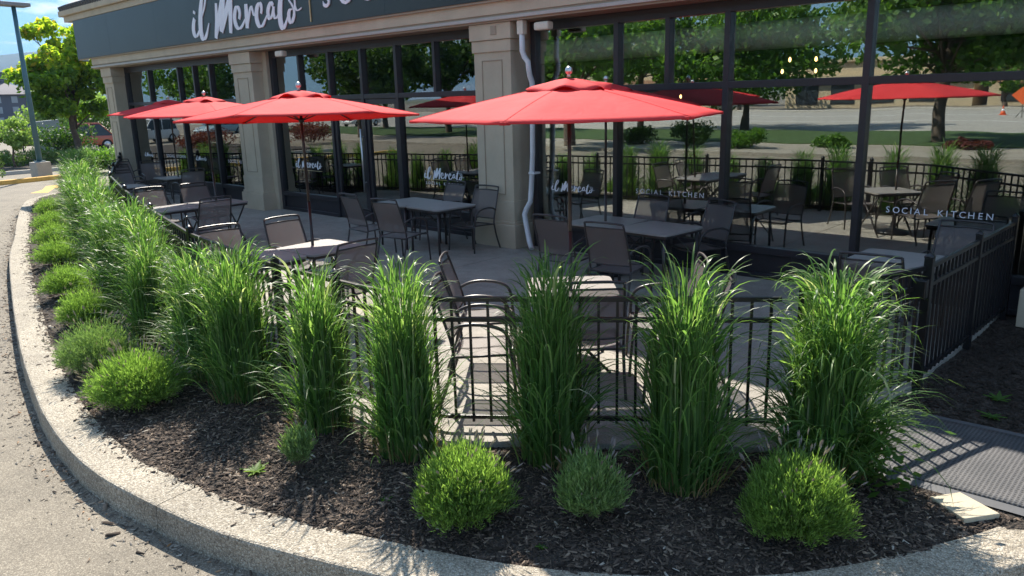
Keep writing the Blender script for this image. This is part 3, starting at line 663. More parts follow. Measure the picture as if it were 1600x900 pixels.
CH = [
 (-2.07, 8.8, R(180), 'mesh chair against the glass below the right SOCIAL KITCHEN decal'),
 (-2.3, 7.25, R(6), 'mesh chair in deep shade at the corner table by the side fence'),
 (-10.12, 7.38, R(-4), 'dark mesh chair backed to the planting, left of the pair at the doors table'),
 (-9.17, 7.28, R(8), 'dark mesh chair backed to the planting, right of the pair at the doors table'),
 (-10.05, 8.86, R(176), 'mesh chair behind the table by the doors, its back under the logo decal'),
 (-9.0, 8.6, R(182), 'mesh armchair in front of the pillar with the white downspout'),
 (-6.08, 7.42, R(4), 'mesh chair backed toward the planting near the downspout at the joined dark tables'),
 (-5.22, 7.33, R(6), 'mesh chair backed toward the planting at the right half of the joined dark tables'),
 (-6.05, 8.95, R(178), 'mesh chair against the glass under the first SOCIAL KITCHEN decal'),
 (-5.12, 9.0, R(160), 'mesh armchair against the glass at the right end of the joined dark tables'),
 (-3.80, 4.90, R(43), 'mesh chair tucked in front of the square table under the nearest umbrella'),
 (-4.98, 4.86, R(-49), 'tall mesh armchair seen side-on behind the front fence, further from the rail'),
 (-4.36, 4.22, R(-50), 'mesh armchair seen side-on right against the front fence in full sun'),
 (-3.62, 5.72, R(128), 'mesh chair whose sunlit back top shows behind the second grass clump from the gate'),
 (-3.12, 5.28, R(118), 'mesh chair half in shade on the gate side of the nearest umbrella table'),
 (-8.47, 5.10, R(-88), 'mesh chair left of the sunlit table, its back top catching the sun'),
 (-8.50, 4.22, R(-96), 'mesh chair nearest the fence on the far side of the sunlit twin tables'),
 (-6.93, 4.62, R(92), 'mesh chair with its back to the sunlit twin tables near the grass tops'),
 (-13.80, 6.42, R(-90), 'mesh chair with a sunlit top rail beyond the third umbrella pole'),
 (-12.02, 5.62, R(90), 'mesh chair in front of the twin tables under the third umbrella'),
 (-13.85, 5.62, R(-92), 'mesh chair rising out of the grasses beside the third umbrella tables'),
 (-18.35, 6.85, R(-86), 'mesh chair with pale top rail low behind the far grasses'),
 (-20.2, 7.55, R(-80), 'dark mesh chair behind the one with the pale top rail near the far fence'),
 (-22.3, 8.45, R(-70), 'dark mesh chair by the far end pillar at the fence curve'),
 (-17.75, 7.95, R(88), 'mesh chair turned to the farthest umbrella table near the glass'),
 (-20.9, 8.5, R(-100), 'dark mesh chair against the far shopfront bay'),
]
for x, y, a, lb in CH: put(chair0, used, x, y, a, lb, 'chair', 'mesh chairs on the patio')

# ------------------------------------------------------------------ tables
def make_table(w, crossed):
    r = empty('patio_table'); h = w / 2
    m = MB(); m.box(-h, h, -h, h, .705, .727, 0)
    ve = [e for e in m.b.edges if abs(e.verts[0].co.z - e.verts[1].co.z) > .01]; bmesh.ops.bevel(m.b, geom=ve, offset=.08, segments=5, affect='EDGES', profile=.5)
    m.build('tabletop', M_table, r)
    MB().box(-h + .03, h - .03, -h + .03, h - .03, .668, .704, .004).build('apron', M_chair, r)
    k = h - .07
    if crossed:
        for s in (-1, 1):
            MB().tube([(-k, s * k, 0), (k, s * k, .67)], .014, 7).build('leg', M_chair, r); MB().tube([(k, s * (k - .03), 0), (-k, s * (k - .03), .67)], .014, 7).build('leg', M_chair, r)
        MB().tube([(0, -k, .335), (0, k, .335)], .01, 6).build('stretcher', M_chair, r)
    else:
        for sx in (-1, 1):
            for sy in (-1, 1):
                MB().tube([(sx * k, sy * k, 0), (sx * k * .97, sy * k * .97, .67)], .019, 8).build('leg', M_chair, r)
                MB().tube(curve([(sx * k, sy * k, .3), (sx * k * .72, sy * k * .72, .47), (sx * k * .35, sy * k * .35, .66)], 4), .009, 6).build('brace', M_chair, r)
    return r
tA = make_table(.78, True); tB = make_table(.84, False); uA = [False]; uB = [False]; G = 'square patio tables'
put(tB, uB, -2.4, 8.12, R(0), 'dark table in the corner by the side fence under the right SOCIAL KITCHEN decal', 'table', G)
put(tA, uA, -4.28, 5.28, R(43), 'square table under the nearest red umbrella, behind the front grasses', 'table', G)
put(tA, uA, -7.88, 5.02, R(3), 'sunlit square table the second umbrella pole goes through', 'table', G)
put(tA, uA, -7.88, 4.22, R(2), 'sunlit square table nearest the fence in front of the second umbrella', 'table', G)
put(tA, uA, -13.12, 6.36, R(0), 'square table the third umbrella pole goes through', 'table', G)
put(tA, uA, -13.12, 5.56, R(1), 'square table beside the third umbrella table, nearer the grasses', 'table', G)
put(tA, uA, -17.65, 6.5, R(0), 'pale square table top just visible above the far grasses', 'table', G)
put(tA, uA, -18.75, 8.1, R(0), 'square table under the farthest umbrella by the end bay', 'table', G)
put(tB, uB, -10.2, 8.28, R(-3), 'dark table by the doors, half nearer the street end', 'table', G)
put(tB, uB, -9.36 - .0, 8.25, R(-3), 'dark table by the doors, half nearer the downspout pillar', 'table', G)
put(tB, uB, -6.22, 8.42, R(2), 'dark table in the shade that the shaded umbrella stands in', 'table', G)
put(tB, uB, -5.36, 8.38, R(-4), 'dark table in the shade joined to the right of the shaded umbrella table', 'table', G)

# ------------------------------------------------------------------ umbrellas
def make_umbrella(seed, rad=1.38, a0=49):
    rr = random.Random(seed); r = empty('market_umbrella'); zr, za = 2.225, 2.50; N = 6
    m = MB(); V = {}
    def P(k, t, s):   # sector k, t across sector 0..1, s radius 0..1
        a = R(a0) + (k + t) * 2 * math.pi / N; b = R(a0) + k * 2 * math.pi / N; c = b + 2 * math.pi / N
        p0 = Vector((math.cos(b), math.sin(b))); p1 = Vector((math.cos(c), math.sin(c))); p = p0.lerp(p1, t) * rad * s * (1 - .035 * math.sin(math.pi * t) * s)
        z = za + (zr - za) * (s ** .93) - .012 * math.sin(math.pi * t) * s * s * (1 - s * .4) + .02 * math.sin(math.pi * s)
        return (p.x, p.y, z)
    Sx = [.0, .06, .15, .28, .42, .56, .7, .83, .93, 1.0]; nt_ = 6
    for k in range(N):
        rows = [[P(k, t / nt_, s) for t in range(nt_ + 1)] for s in Sx[1:]]
        rows.append([(x, y, z - .013 - .003 * math.sin(t * 2.1 + k)) for t, (x, y, z) in enumerate(rows[-1])])
        m.grid(rows)
    bmesh.ops.remove_doubles(m.b, verts=m.b.verts, dist=.0005)
    can = m.build('canopy', M_canopy, r); sd = can.modifiers.new('thick', 'SOLIDIFY'); sd.thickness = .002
    m = MB()
    for k in range(N):
        for t in (0,): 
            pts = [Vector(P(k, 0, s)) + Vector((0, 0, .003)) for s in Sx[2:]]; m.tube(pts, .0015, 4)
    m.build('seam', M_canopy, can)
    # vent cap with a wavy hem
    m = MB(); rings = []; n = 48
    for j, (q, z) in enumerate([(.03, .062), (.1, .052), (.2, .024), (.29, -.003), (.345, -.032)]):
        rings.append([(math.cos(R(a0) + 2 * math.pi * i / n) * q * (1 + .05 * math.cos(6 * 2 * math.pi * i / n)), math.sin(R(a0) + 2 * math.pi * i / n) * q * (1 + .05 * math.cos(6 * 2 * math.pi * i / n)), za + z + (q / .355) ** 3 * (.020 * math.sin(i * .93 + seed) + .016 * math.sin(i * .52 + 2 * seed) + .018 * math.cos(6 * 2 * math.pi * i / n)) - .03) for i in list(range(n)) + [0]])
    m.grid(rings); bmesh.ops.remove_doubles(m.b, verts=m.b.verts, dist=.0005)
    vc = m.build('vent_cap', M_canopy, r); sd = vc.modifiers.new('thick', 'SOLIDIFY'); sd.thickness = .002
    MB().tube([(0, 0, .05), (0, 0, 1.25)], .018, 12).tube([(0, 0, 1.25), (0, 0, 2.52)], .0165, 12).build('pole', M_pole, r)
    MB().lathe([(.012, 2.54), (.02, 2.55), (.013, 2.56), (.028, 2.575), (.033, 2.593), (.026, 2.615), (.008, 2.628)], 14).build('finial', M_silver, r)
    MB().lathe([(.026, 2.17), (.032, 2.18), (.032, 2.21), (.024, 2.22)], 14).build('runner', M_black, r)
    MB().lathe([(.045, 2.40), (.05, 2.42), (.05, 2.45), (.03, 2.47)], 14).build('hub', M_black, r)
    for k in range(N):
        e = P(k, 0, .985); b = R(a0) + k * 2 * math.pi / N; i_ = (math.cos(b) * .05, math.sin(b) * .05, 2.43); mid = P(k, 0, .5)
        rb = MB().tube([i_, (mid[0], mid[1], mid[2] - .02), (e[0], e[1], e[2] - .018)], .009, 5).build('rib', M_pole, r)
        MB().tube([(math.cos(b) * .03, math.sin(b) * .03, 2.20), (mid[0] * .8, mid[1] * .8, mid[2] + .02)], .007, 5).build('strut', M_pole, rb)
        MB().box(-.03, .03, -.03, .03, -.012, .012, .006).build('rib_pocket', M_canopy, can, (e[0] * .985, e[1] * .985, e[2] - .012))
    MB().lathe([(.26, 0), (.27, .02), (.26, .05), (.05, .08), (.03, .2)], 24).build('base', M_black, r)
    return r
UM = [(-4.2, 5.17, 49, 'nearest red market umbrella rising from the square table behind the front grasses', 1.33),
      (-8.02, 5.0, 60, 'second red market umbrella, in front of the doors and middle windows', 1.39),
      (-13.2, 6.37, 42, 'third red market umbrella, in front of the far window bay', 1.45),
      (-18.75, 8.17, 30, 'farthest red market umbrella, its tip reaching the end pillar', 1.42),
      (-6.23, 8.43, 55, 'dark red umbrella in the building shade close to the glass', 1.36)]
for i, (x, y, a, lb, rd) in enumerate(UM):
    u = make_umbrella(i + 1, rd, a); u.location = (x, y, 0); tag(u, lb, 'umbrella', 'red market umbrellas')
    if i == 1: u.rotation_euler = (R(-1.5), R(-2.5), 0)

# ------------------------------------------------------------------ planting
def blades(n, rad, hmin, hmax, seed, wid=.0065, droop=1.0, low=.25, segs=8, lean=.10):
    g_ = np.random.default_rng(seed); nl = int(n * low); t_low = np.zeros(n, bool); t_low[:nl] = True
    br = rad * np.sqrt(g_.random(n)); ba = g_.random(n) * 6.283; bx = br * np.cos(ba); by = br * np.sin(ba)
    az = ba + g_.normal(0, .7, n)
    L = np.where(t_low, hmin * (.45 + .65 * g_.random(n)), (hmin + (hmax - hmin) * g_.random(n) ** .6) * (1.03 - .30 * (br / rad) ** 2))
    th0 = np.where(t_low, .06 + .2 * g_.random(n), lean * np.abs(g_.normal(0, .8, n)) - .055 * br / rad)
    dr = np.where(t_low, .9 + 1.3 * g_.random(n), np.where(g_.random(n) < .34, .8 + 1.2 * g_.random(n), .05 + .4 * g_.random(n))) * droop
    pw = np.where(t_low, 1.6, 3.6 + 2 * g_.random(n)); W0 = wid * (.6 + .8 * g_.random(n))
    s = np.linspace(0, 1, segs + 1); P = np.zeros((n, segs + 1, 3)); P[:, 0, 0] = bx; P[:, 0, 1] = by; P[:, 0, 2] = -.04
    azs = az[:, None] + (g_.normal(0, .25, n))[:, None] * s[None]
    for k in range(segs):
        sm_ = (s[k] + s[k + 1]) / 2; th = th0 + dr * sm_ ** pw; st = L / segs; a = azs[:, k]
        P[:, k + 1, 0] = P[:, k, 0] + np.sin(th) * np.cos(a) * st; P[:, k + 1, 1] = P[:, k, 1] + np.sin(th) * np.sin(a) * st; P[:, k + 1, 2] = P[:, k, 2] + np.cos(th) * st
    tw = az + 1.57 + g_.normal(0, .9, n); wv = np.stack([np.cos(tw), np.sin(tw), np.zeros(n)], 1)
    wp = np.clip(1.15 - s ** 2.2 * 1.15, .02, 1); wp[0] = .5
    A = P + wv[:, None, :] * (W0[:, None] * wp[None])[:, :, None]; B = P - wv[:, None, :] * (W0[:, None] * wp[None])[:, :, None]
    V = np.stack([A, B], 2).reshape(-1, 3); b = (np.arange(n) * (segs + 1) * 2)[:, None, None]; k = np.arange(segs)[None, :, None] * 2
    F = (np.array([0, 1, 3, 2])[None, None] + k + b).reshape(-1, 4); return V, F
def side_leaves(n, rad, h, seed, wid=.006, segs=6, z0=.0, Lr=(.22, .5), reach=1.0):
    """leaves that leave the culms at every height and arch over"""
    g_ = np.random.default_rng(seed); az = g_.random(n) * 6.283; q = rad * (.35 + .8 * g_.random(n)); zz = z0 + (h - z0) * g_.random(n) ** .8
    a0 = az + g_.normal(0, .5, n); L = (Lr[0] + (Lr[1] - Lr[0]) * g_.random(n) ** 1.4) * (1.15 - .62 * np.clip(zz / max(h, .5), 0, 1)); q = q * (1 - .35 * np.clip(zz / max(h, .5), 0, 1)); th0 = .12 + .35 * g_.random(n); dr = (1.0 + 1.5 * g_.random(n)) * reach
    s = np.linspace(0, 1, segs + 1); P = np.zeros((n, segs + 1, 3)); P[:, 0, 0] = q * np.cos(az); P[:, 0, 1] = q * np.sin(az); P[:, 0, 2] = zz
    for k in range(segs):
        th = th0 + dr * ((s[k] + s[k + 1]) / 2) ** 1.5; st = L / segs
        P[:, k + 1, 0] = P[:, k, 0] + np.sin(th) * np.cos(a0) * st; P[:, k + 1, 1] = P[:, k, 1] + np.sin(th) * np.sin(a0) * st; P[:, k + 1, 2] = P[:, k, 2] + np.cos(th) * st
    P[:, :, 2] = np.maximum(P[:, :, 2], .01)
    tw = a0 + 1.57 + g_.normal(0, .5, n); wv = np.stack([np.cos(tw), np.sin(tw), g_.normal(0, .3, n)], 1); W0 = wid * (.6 + .7 * g_.random(n)); wp = np.clip(.75 + .5 * s - 1.25 * s ** 2.4, .02, 1)
    A = P + wv[:, None, :] * (W0[:, None] * wp[None])[:, :, None]; B = P - wv[:, None, :] * (W0[:, None] * wp[None])[:, :, None]
    V = np.stack([A, B], 2).reshape(-1, 3); b = (np.arange(n) * (segs + 1) * 2)[:, None, None]; k = np.arange(segs)[None, :, None] * 2
    return V, (np.array([0, 1, 3, 2])[None, None] + k + b).reshape(-1, 4)
def make_grass(seed, n, rad, h0, h1, side=1.0, reach=1.0, sl=(.22, .5), **kw):
    r = empty('ornamental_grass')
    V, F = blades(n, rad, h0, h1, seed, **kw); V2, F2 = side_leaves(int(n * .85 * side), rad * 1.25, h1 * .86, seed + 7, wid=kw.get('wid', .0065) * .95, Lr=sl, reach=reach)
    V3, F3 = side_leaves(int(n * .3 * side), rad * 1.2, .25, seed + 9, wid=.0055, Lr=(.3, .62), reach=reach * .8)
    link('blades', np_mesh('blades', np.concatenate([V, V2, V3]), np.concatenate([F, F2 + 0 + len(V), F3 + len(V) + len(V2)]) if F.shape[1] == F2.shape[1] else F, M_blade, smooth=True), r)
    V, F = blades(int(n * .24), rad * 1.15, h0 * .35, h0 * .75, seed + 50, wid=.0036, low=.9, lean=.35, segs=6); link('dry_blades', np_mesh('dry_blades', V, F, M_dry, smooth=True), r)
    return r
GG = 'ornamental grasses planted along the fence'
front = [(-6.00, 2.95, .23, 1.27, 640, 'leftmost of the separate tall grasses, beside the long row', 0),
         (-4.90, 3.02, .18, 1.24, 430, 'slender tall grass left of the dense dark one, behind the smallest lavender', 0),
         (-4.06, 3.16, .20, 1.34, 560, 'dense dark tall grass just left of the exposed fence bars', 0),
         (-3.24, 3.76, .21, 1.36, 600, 'tall grass in front of the nearest umbrella pole', 0),
         (-2.36, 4.02, .21, 1.38, 600, 'tall grass between the umbrella table and the gate end of the fence', 0),
         (-1.72, 4.70, .22, 1.30, 700, 'sunlit arching tall grass beside the rubber mat', 1)]
for i, (x, y, r_, h, n, lb, arch) in enumerate(front):
    o = make_grass(100 + i, n, r_, h * .74, h * 1.12, droop=1.35 if arch else 1.05, lean=.04 if arch else .02, low=.1, side=1.5 if arch else 1.0, reach=1.2 if arch else .85, sl=(.32, .74) if arch else (.25, .62), wid=.0078)
    o.location = (x, y, -.04); tag(o, lb + ' ', 'ornamental grass', GG); o['label'] = lb
protos = [make_grass(200 + i, 520, .21, 1.0, 1.42, wid=.0078, droop=1.1, lean=.03, low=.15, segs=7, side=1.15, reach=1.0, sl=(.22, .52)) for i in range(3)]
pu = [[False] for _ in protos]
ordn = ['nearest', 'second', 'third', 'fourth', 'fifth', 'sixth', 'seventh', 'eighth', 'ninth', 'tenth', 'eleventh', 'twelfth', 'thirteenth', 'fourteenth', 'fifteenth', 'sixteenth', 'seventeenth', 'eighteenth', 'nineteenth', 'twentieth', 'twenty-first', 'twenty-second', 'twenty-third', 'twenty-fourth', 'twenty-fifth', 'twenty-sixth', 'twenty-seventh', 'twenty-eighth']
s0 = arc[np.argmin(np.hypot(KP[:, 0] + 6.75, KP[:, 1] - 1.63))]
n_row = 23
for k in range(n_row):
    s = s0 - .12 - k * .80 * (1 + k * .004); p, nn = kpt(s); off = 1.32 + .12 * math.sin(k * 2.3)
    c = p + nn * off
    put(protos[k % 3], pu[k % 3], c[0], c[1], k * 1.7, f'arching grass clump in the long row, {ordn[k]} counting away from the separate clumps' if k else 'arching grass clump nearest the separate clumps in the long row', 'ornamental grass', GG, z=-.04, sc=(.93 + .12 * math.sin(k * 5.1)) * (1 if k < 16 else 1.02))
for i, (x, y, lb) in enumerate([(-26.4, 9.7, 'grass clump right beside the end pillar of the building'), (-27.3, 11.2, 'grass clump behind the end pillar in front of the orange car'), (-26.9, 8.9, 'grass clump at the turn of the far kerb')]):
    put(protos[i], pu[i], x, y, i * 2.2, lb, 'ornamental grass', GG, z=-.04, sc=.95)

def lavender_mesh(seed, rad, h, n, mat, lean=1.0, leaf=.03, spikes=24, sparse=False):
    """dome of upright sprigs with narrow paired leaves"""
    g_ = np.random.default_rng(seed); V = []; 
    u = g_.random(n); th = np.arccos(1 - u * .92) * .98 * lean; az = g_.random(n) * 6.283
    Lr = (.80 + .26 * g_.random(n)); dx = np.sin(th) * np.cos(az) * rad; dy = np.sin(th) * np.sin(az) * rad; dz = np.cos(th) * h * .9 + .04 + .1 * h * g_.random(n)
    tip = np.stack([dx, dy, dz], 1) * Lr[:, None]; lump = 1 + .10 * np.sin(az * 3 + seed) * np.sin(th) + .07 * np.sin(az * 7 + 2 * seed); tip[:, :2] *= lump[:, None]
    root = np.stack([dx * .15, dy * .15, np.zeros(n)], 1); nk = 15; C = []; D = []; 
    for j in range(nk):
        t = .42 + .60 * j / nk
        bend = root + (tip - root) * t; bend[:, 2] += h * .10 * np.sin(t * 3.14) * np.sin(th)
        ax = tip - root; ax = ax + np.array([0, 0, .35 * h]); ax /= np.linalg.norm(ax, axis=1)[:, None]
        sd = g_.normal(0, 1, (n, 3)); sd -= ax * (sd * ax).sum(1)[:, None]; sd /= np.linalg.norm(sd, axis=1)[:, None]
        d = ax * (.55 + .35 * j / nk) + sd * (.75 - .45 * j / nk); d /= np.linalg.norm(d, axis=1)[:, None]
        C.append(bend + g_.normal(0, .004, (n, 3))); D.append(d)
    C = np.concatenate(C); D = np.concatenate(D); m_ = len(C); ll = leaf * (.7 + .6 * g_.random(m_)); w = np.cross(D, g_.normal(0, 1, (m_, 3))); w /= np.linalg.norm(w, axis=1)[:, None]; ww = ll * .075
    V = np.stack([C, C + D * (ll * .45)[:, None] + w * ww[:, None], C + D * ll[:, None], C + D * (ll * .45)[:, None] - w * ww[:, None]], 1).reshape(-1, 3)
    F = np.arange(len(V)).reshape(-1, 4); mi = np.zeros(len(F), int)
    # flower stalks
    k = spikes; az = g_.random(k) * 6.283; th = .25 + .8 * g_.random(k); dirn = np.stack([np.sin(th) * np.cos(az), np.sin(th) * np.sin(az), np.cos(th)], 1)
    S0 = dirn * np.array([rad, rad, h]) * .8; S1 = dirn * np.array([rad, rad, h]) * (1.12 + .22 * g_.random(k))[:, None]
    w = np.cross(dirn, [0.3, .2, 1.]); w /= np.linalg.norm(w, axis=1)[:, None]; lst = [V]; Fl = [F]; ms = [mi]; o_ = len(V)
    q = np.stack([S0 + w * .0012, S1 + w * .0012, S1 - w * .0012, S0 - w * .0012], 1).reshape(-1, 3); lst.append(q); Fl.append(np.arange(len(q)).reshape(-1, 4) + o_); ms.append(np.zeros(k, int)); o_ += len(q)
    for r2 in range(2):
        w2 = w if r2 == 0 else np.cross(dirn, w); E = S1 + dirn * .045; Mi = (S1 + E) / 2
        q = np.stack([S1 - dirn * .01, Mi + w2 * .006, E, Mi - w2 * .006], 1).reshape(-1, 3); lst.append(q); Fl.append(np.arange(len(q)).reshape(-1, 4) + o_); ms.append(np.ones(k, int)); o_ += len(q)
    return np_mesh('lavender', np.concatenate(lst), np.concatenate(Fl), [mat, M_spike], np.concatenate(ms))
core_m = mottled('lavender_shade_core', (.05, .08, .025), .95, .3, 20, bstr=1)
LG = 'lavender bushes along the kerb'
def lav(x, y, r_, h, lb, seed, n=900, mat=M_lav, lean=1.0, leaf=.036, spikes=24):
    root = empty('lavender_bush', (x, y, -.04), 0, lb, 'lavender bush', LG)
    link('foliage', lavender_mesh(seed, r_, h, n, mat, lean, leaf, spikes), root)
    b = MB()
    rr = random.Random(seed)
    for k in range(26):
        a = rr.random() * 6.28; t = rr.random() * .9; b.tube([(0, 0, 0), (math.cos(a) * r_ * .3 * t, math.sin(a) * r_ * .3 * t, h * .3), (math.cos(a) * r_ * .75 * t, math.sin(a) * r_ * .75 * t, h * .62)], [.004, .003, .0015], 4)
    b.build('stems', M_bark, root)
lav(-3.08, 2.77, .30, .46, 'big round lavender in front of the exposed fence bars', 11, 2400, spikes=60)
lav(-2.50, 3.24, .24, .42, 'loose greyish lavender with a bare woody patch, between the two round ones', 12, 620, M_lavg, .82, .042, 40)
lav(-1.56, 3.87, .31, .47, 'big round lavender nearest the ivory paver', 13, 2400, spikes=50)
lav(-4.36, 2.47, .13, .32, 'smallest upright lavender alone on the mulch below the slender grass', 14, 230, M_lavg, .7, .04, 8)
lav(-6.50, 2.27, .40, .44, 'wide lavender leaning to the kerb beside the leftmost separate grass', 15, 2300, spikes=90)
lav(-7.72, 2.36, .38, .46, 'greyer lavender just behind the wide one at the kerb', 16, 1200, M_lavg, 1, .034, 60)
rowl = [(-9.5, 2.88, .34), (-11.2, 3.24, .36), (-13.6, 3.87, .40), (-15.6, 4.42, .38), (-17.6, 5.0, .42), (-20.2, 5.75, .42)]
names = ['small round lavender next beyond the greyer one', 'bright green lavender dome third beyond the wide one', 'bright lavender dome where the kerb starts to straighten', 'lavender dome beside the middle of the grass row', 'lavender dome further along the kerb with dry tips', 'far lavender dome where the mulch strip narrows', 'farthest lavender dome, almost touching the row']
for i, (x, y, r_) in enumerate(rowl): lav(x, y, r_, .42, names[i], 30 + i, 800, M_lav, 1, .042, 10)

def weed(x, y, z, s, mat, lb, n=9):
    r = empty('weed', (x, y, z), random.random() * 6, lb, 'weed', 'small weeds in the mulch'); me = None
    for k in range(n):
        a = k * 2.4; L = s * random.uniform(.6, 1.1); b = MB(); w = L * .16; up = random.uniform(.2, .6)
        rows = []
        for t in np.linspace(0, 1, 5):
            wd = w * math.sin(min(1, t * 1.1 + .12) * math.pi * .92); rr_ = L * t * math.cos(up * (1 - .4 * t)); zz = L * t * math.sin(up) * (1 - .35 * t)
            rows.append([(rr_ * math.cos(a) - wd * math.sin(a), rr_ * math.sin(a) + wd * math.cos(a), zz + .01), (rr_ * math.cos(a), rr_ * math.sin(a), zz + .004), (rr_ * math.cos(a) + wd * math.sin(a), rr_ * math.sin(a) - wd * math.cos(a), zz + .01)])
        b.grid(rows).build('leaf', mat, r)
weed(-4.62, 2.28, -.04, .11, M_lgreen, 'bright dandelion-like weed on the open mulch near the kerb joint', 14)
weed(-4.95, 2.75, -.04, .06, M_lgreen, 'tiny weed beside the slender grass')
weed(-3.62, 2.62, -.04, .05, M_mgreen, 'tiny weed in the grass shadow left of the big lavender')
weed(-2.55, 2.86, -.04, .04, M_mgreen, 'tiny weed below the loose greyish lavender')
weed(-1.16, 6.75, -.03, .11, M_mgreen, 'weed in the shaded bed nearest the side fence')
weed(-.88, 7.05, -.03, .10, M_mgreen, 'weed in the shaded bed nearest the boulder')
weed(-1.12, 6.35, -.03, .10, M_mgreen, 'weed in the shaded bed just behind the rubber mat', 11)
# leafy volunteer plant at the foot of the arching grass
r = empty('broadleaf_weed', (-1.45, 4.72, -.04), 0, 'tall broad-leaved weed growing at the foot of the arching grass by the mat', 'weed')
g_ = np.random.default_rng(3); n = 260; C = np.stack([g_.normal(0, .11, n), g_.normal(0, .11, n), .05 + .45 * g_.random(n)], 1); D = g_.normal(0, 1, (n, 3)); D[:, 2] *= .4; D /= np.linalg.norm(D, axis=1)[:, None]
Wv = np.cross(D, [0, 0, 1.]); Wv /= np.linalg.norm(Wv, axis=1)[:, None]; ll = .05 + .05 * g_.random(n)
V = np.stack([C, C + D * (ll * .5)[:, None] + Wv * (ll * .3)[:, None], C + D * ll[:, None], C + D * (ll * .5)[:, None] - Wv * (ll * .3)[:, None]], 1).reshape(-1, 3)
link('leaves', np_mesh('leaves', V, np.arange(len(V)).reshape(-1, 4), M_mgreen), r)
b = MB()
for k in range(7): b.tube([(0, 0, 0), (random.gauss(0, .05), random.gauss(0, .05), .25), (random.gauss(0, .1), random.gauss(0, .1), .48)], .004, 4)
b.build('stem', M_mgreen, r)

# ------------------------------------------------------------------ mat, paver, rocks
def rounded_poly(x0, x1, y0, y1, r_, n=4):
    out = []
    for cx, cy, a in ((x1 - r_, y1 - r_, 0), (x0 + r_, y1 - r_, 90), (x0 + r_, y0 + r_, 180), (x1 - r_, y0 + r_, 270)):
        for k in range(n + 1): out.append((cx + r_ * math.cos(R(a + 90 * k / n)), cy + r_ * math.sin(R(a + 90 * k / n))))
    return out
mt = empty('rubber_mat', (0, 0, 0), 0, 'long grey perforated rubber mat leading to the gate', 'mat')
rows = []
for x in np.linspace(-1.78, -.33, 24): rows.append([(x, y, -.028 + .006 * math.sin(x * 5 + y) + .004 * math.sin(y * 6)) for y in np.linspace(5.0, 6.08, 14)])
o = MB().grid(rows).build('surface', M_mat, mt); o.modifiers.new('t', 'SOLIDIFY').thickness = .012
mbord = mottled('mat_border', (.085, .085, .09), .6, .1, 6)
for y0, y1 in ((4.93, 5.0), (6.08, 6.15)): MB().grid([[(x, y0, -.041 + .006 * math.sin(x * 5 + y0)), (x, y0 if False else (y0 + y1) / 2, -.030 + .006 * math.sin(x * 5 + y0)), (x, y1, -.026 + .006 * math.sin(x * 5 + y1))] for x in np.linspace(-1.78, -.33, 24)]).build('border', mbord, mt)
pv = MB(); c4 = [(-1.22, 4.88), (-.99, 4.86), (-.82, 4.60), (-1.0, 4.54)]
def gzp(px, py, z):
    v = CR @ np.array([px - 800, -(py - 450), -1212.]); t = (z - 2.4) / v[2]; w = v * t; return (w[0], w[1])
c4 = [gzp(1453, 776, -.02), gzp(1500, 769, -.02), gzp(1563, 803, -.02), gzp(1507, 811, -.02)]
pv.prism(c4[::-1], -.05, -.018); bmesh.ops.bevel(pv.b, geom=list(pv.b.edges), offset=.003, segments=1, affect='EDGES')
tag(pv.build('paver', M_tile), 'small ivory stone paver lying in the mulch beside the rubber mat', 'paver')
def rock(x, y, s, lb, seed):
    b = bmesh.new(); bmesh.ops.create_icosphere(b, subdivisions=3, radius=s); rr = random.Random(seed); ph = [rr.random() * 6 for _ in range(6)]
    for v in b.verts:
        n_ = v.co.normalized(); v.co *= 1 + .16 * math.sin(n_.x * 4 + ph[0]) * math.cos(n_.y * 5 + ph[1]) + .1 * math.sin(n_.z * 9 + ph[2]) + .05 * math.sin(n_.x * 17 + ph[3]); v.co.z *= .7
    me = bpy.data.meshes.new('rock'); b.to_mesh(me); b.free(); me.materials.append(M_rock); tag(link('rock', me, None, (x, y, -.0)), lb, 'rock', 'rocks at the edge of the bed')
rock(-.62, 7.1, .16, 'small brown rock in the shaded bed at the right edge', 1); rock(-.75, 8.25, .2, 'brown rock leaning at the foot of the right pillar', 2); rock(-.72, 7.7, .13, 'smallest brown rock between the other two', 3)
rock(-6.9, 2.0, .035, 'pebble by the kerb below the grey lavender', 4)

# ------------------------------------------------------------------ trees and shrubs
def leaves(C, size, g_, up=.3, asp=.6):
    n = len(C); D = g_.normal(0, 1, (n, 3)); D /= np.linalg.norm(D, axis=1)[:, None]; Wv = np.cross(D, g_.normal(0, 1, (n, 3)) + np.array([0, 0, up])); Wv /= np.linalg.norm(Wv, axis=1)[:, None]
    s = size * (.6 + .8 * g_.random(n)); V = np.stack([C - D * s[:, None], C + Wv * (s * asp)[:, None], C + D * s[:, None], C - Wv * (s * asp)[:, None]], 1).reshape(-1, 3)
    return V, np.arange(len(V)).reshape(-1, 4)
def clump_pts(g_, centers, rads, per):
    P = []
    for c, r_ in zip(centers, rads):
        v = g_.normal(0, 1, (per, 3)); v /= np.linalg.norm(v, axis=1)[:, None]; rr_ = r_ * (.45 + .6 * g_.random(per) ** .5); P.append(np.array(c) + v * rr_[:, None] * np.array([1, 1, .75]))
    return np.concatenate(P)
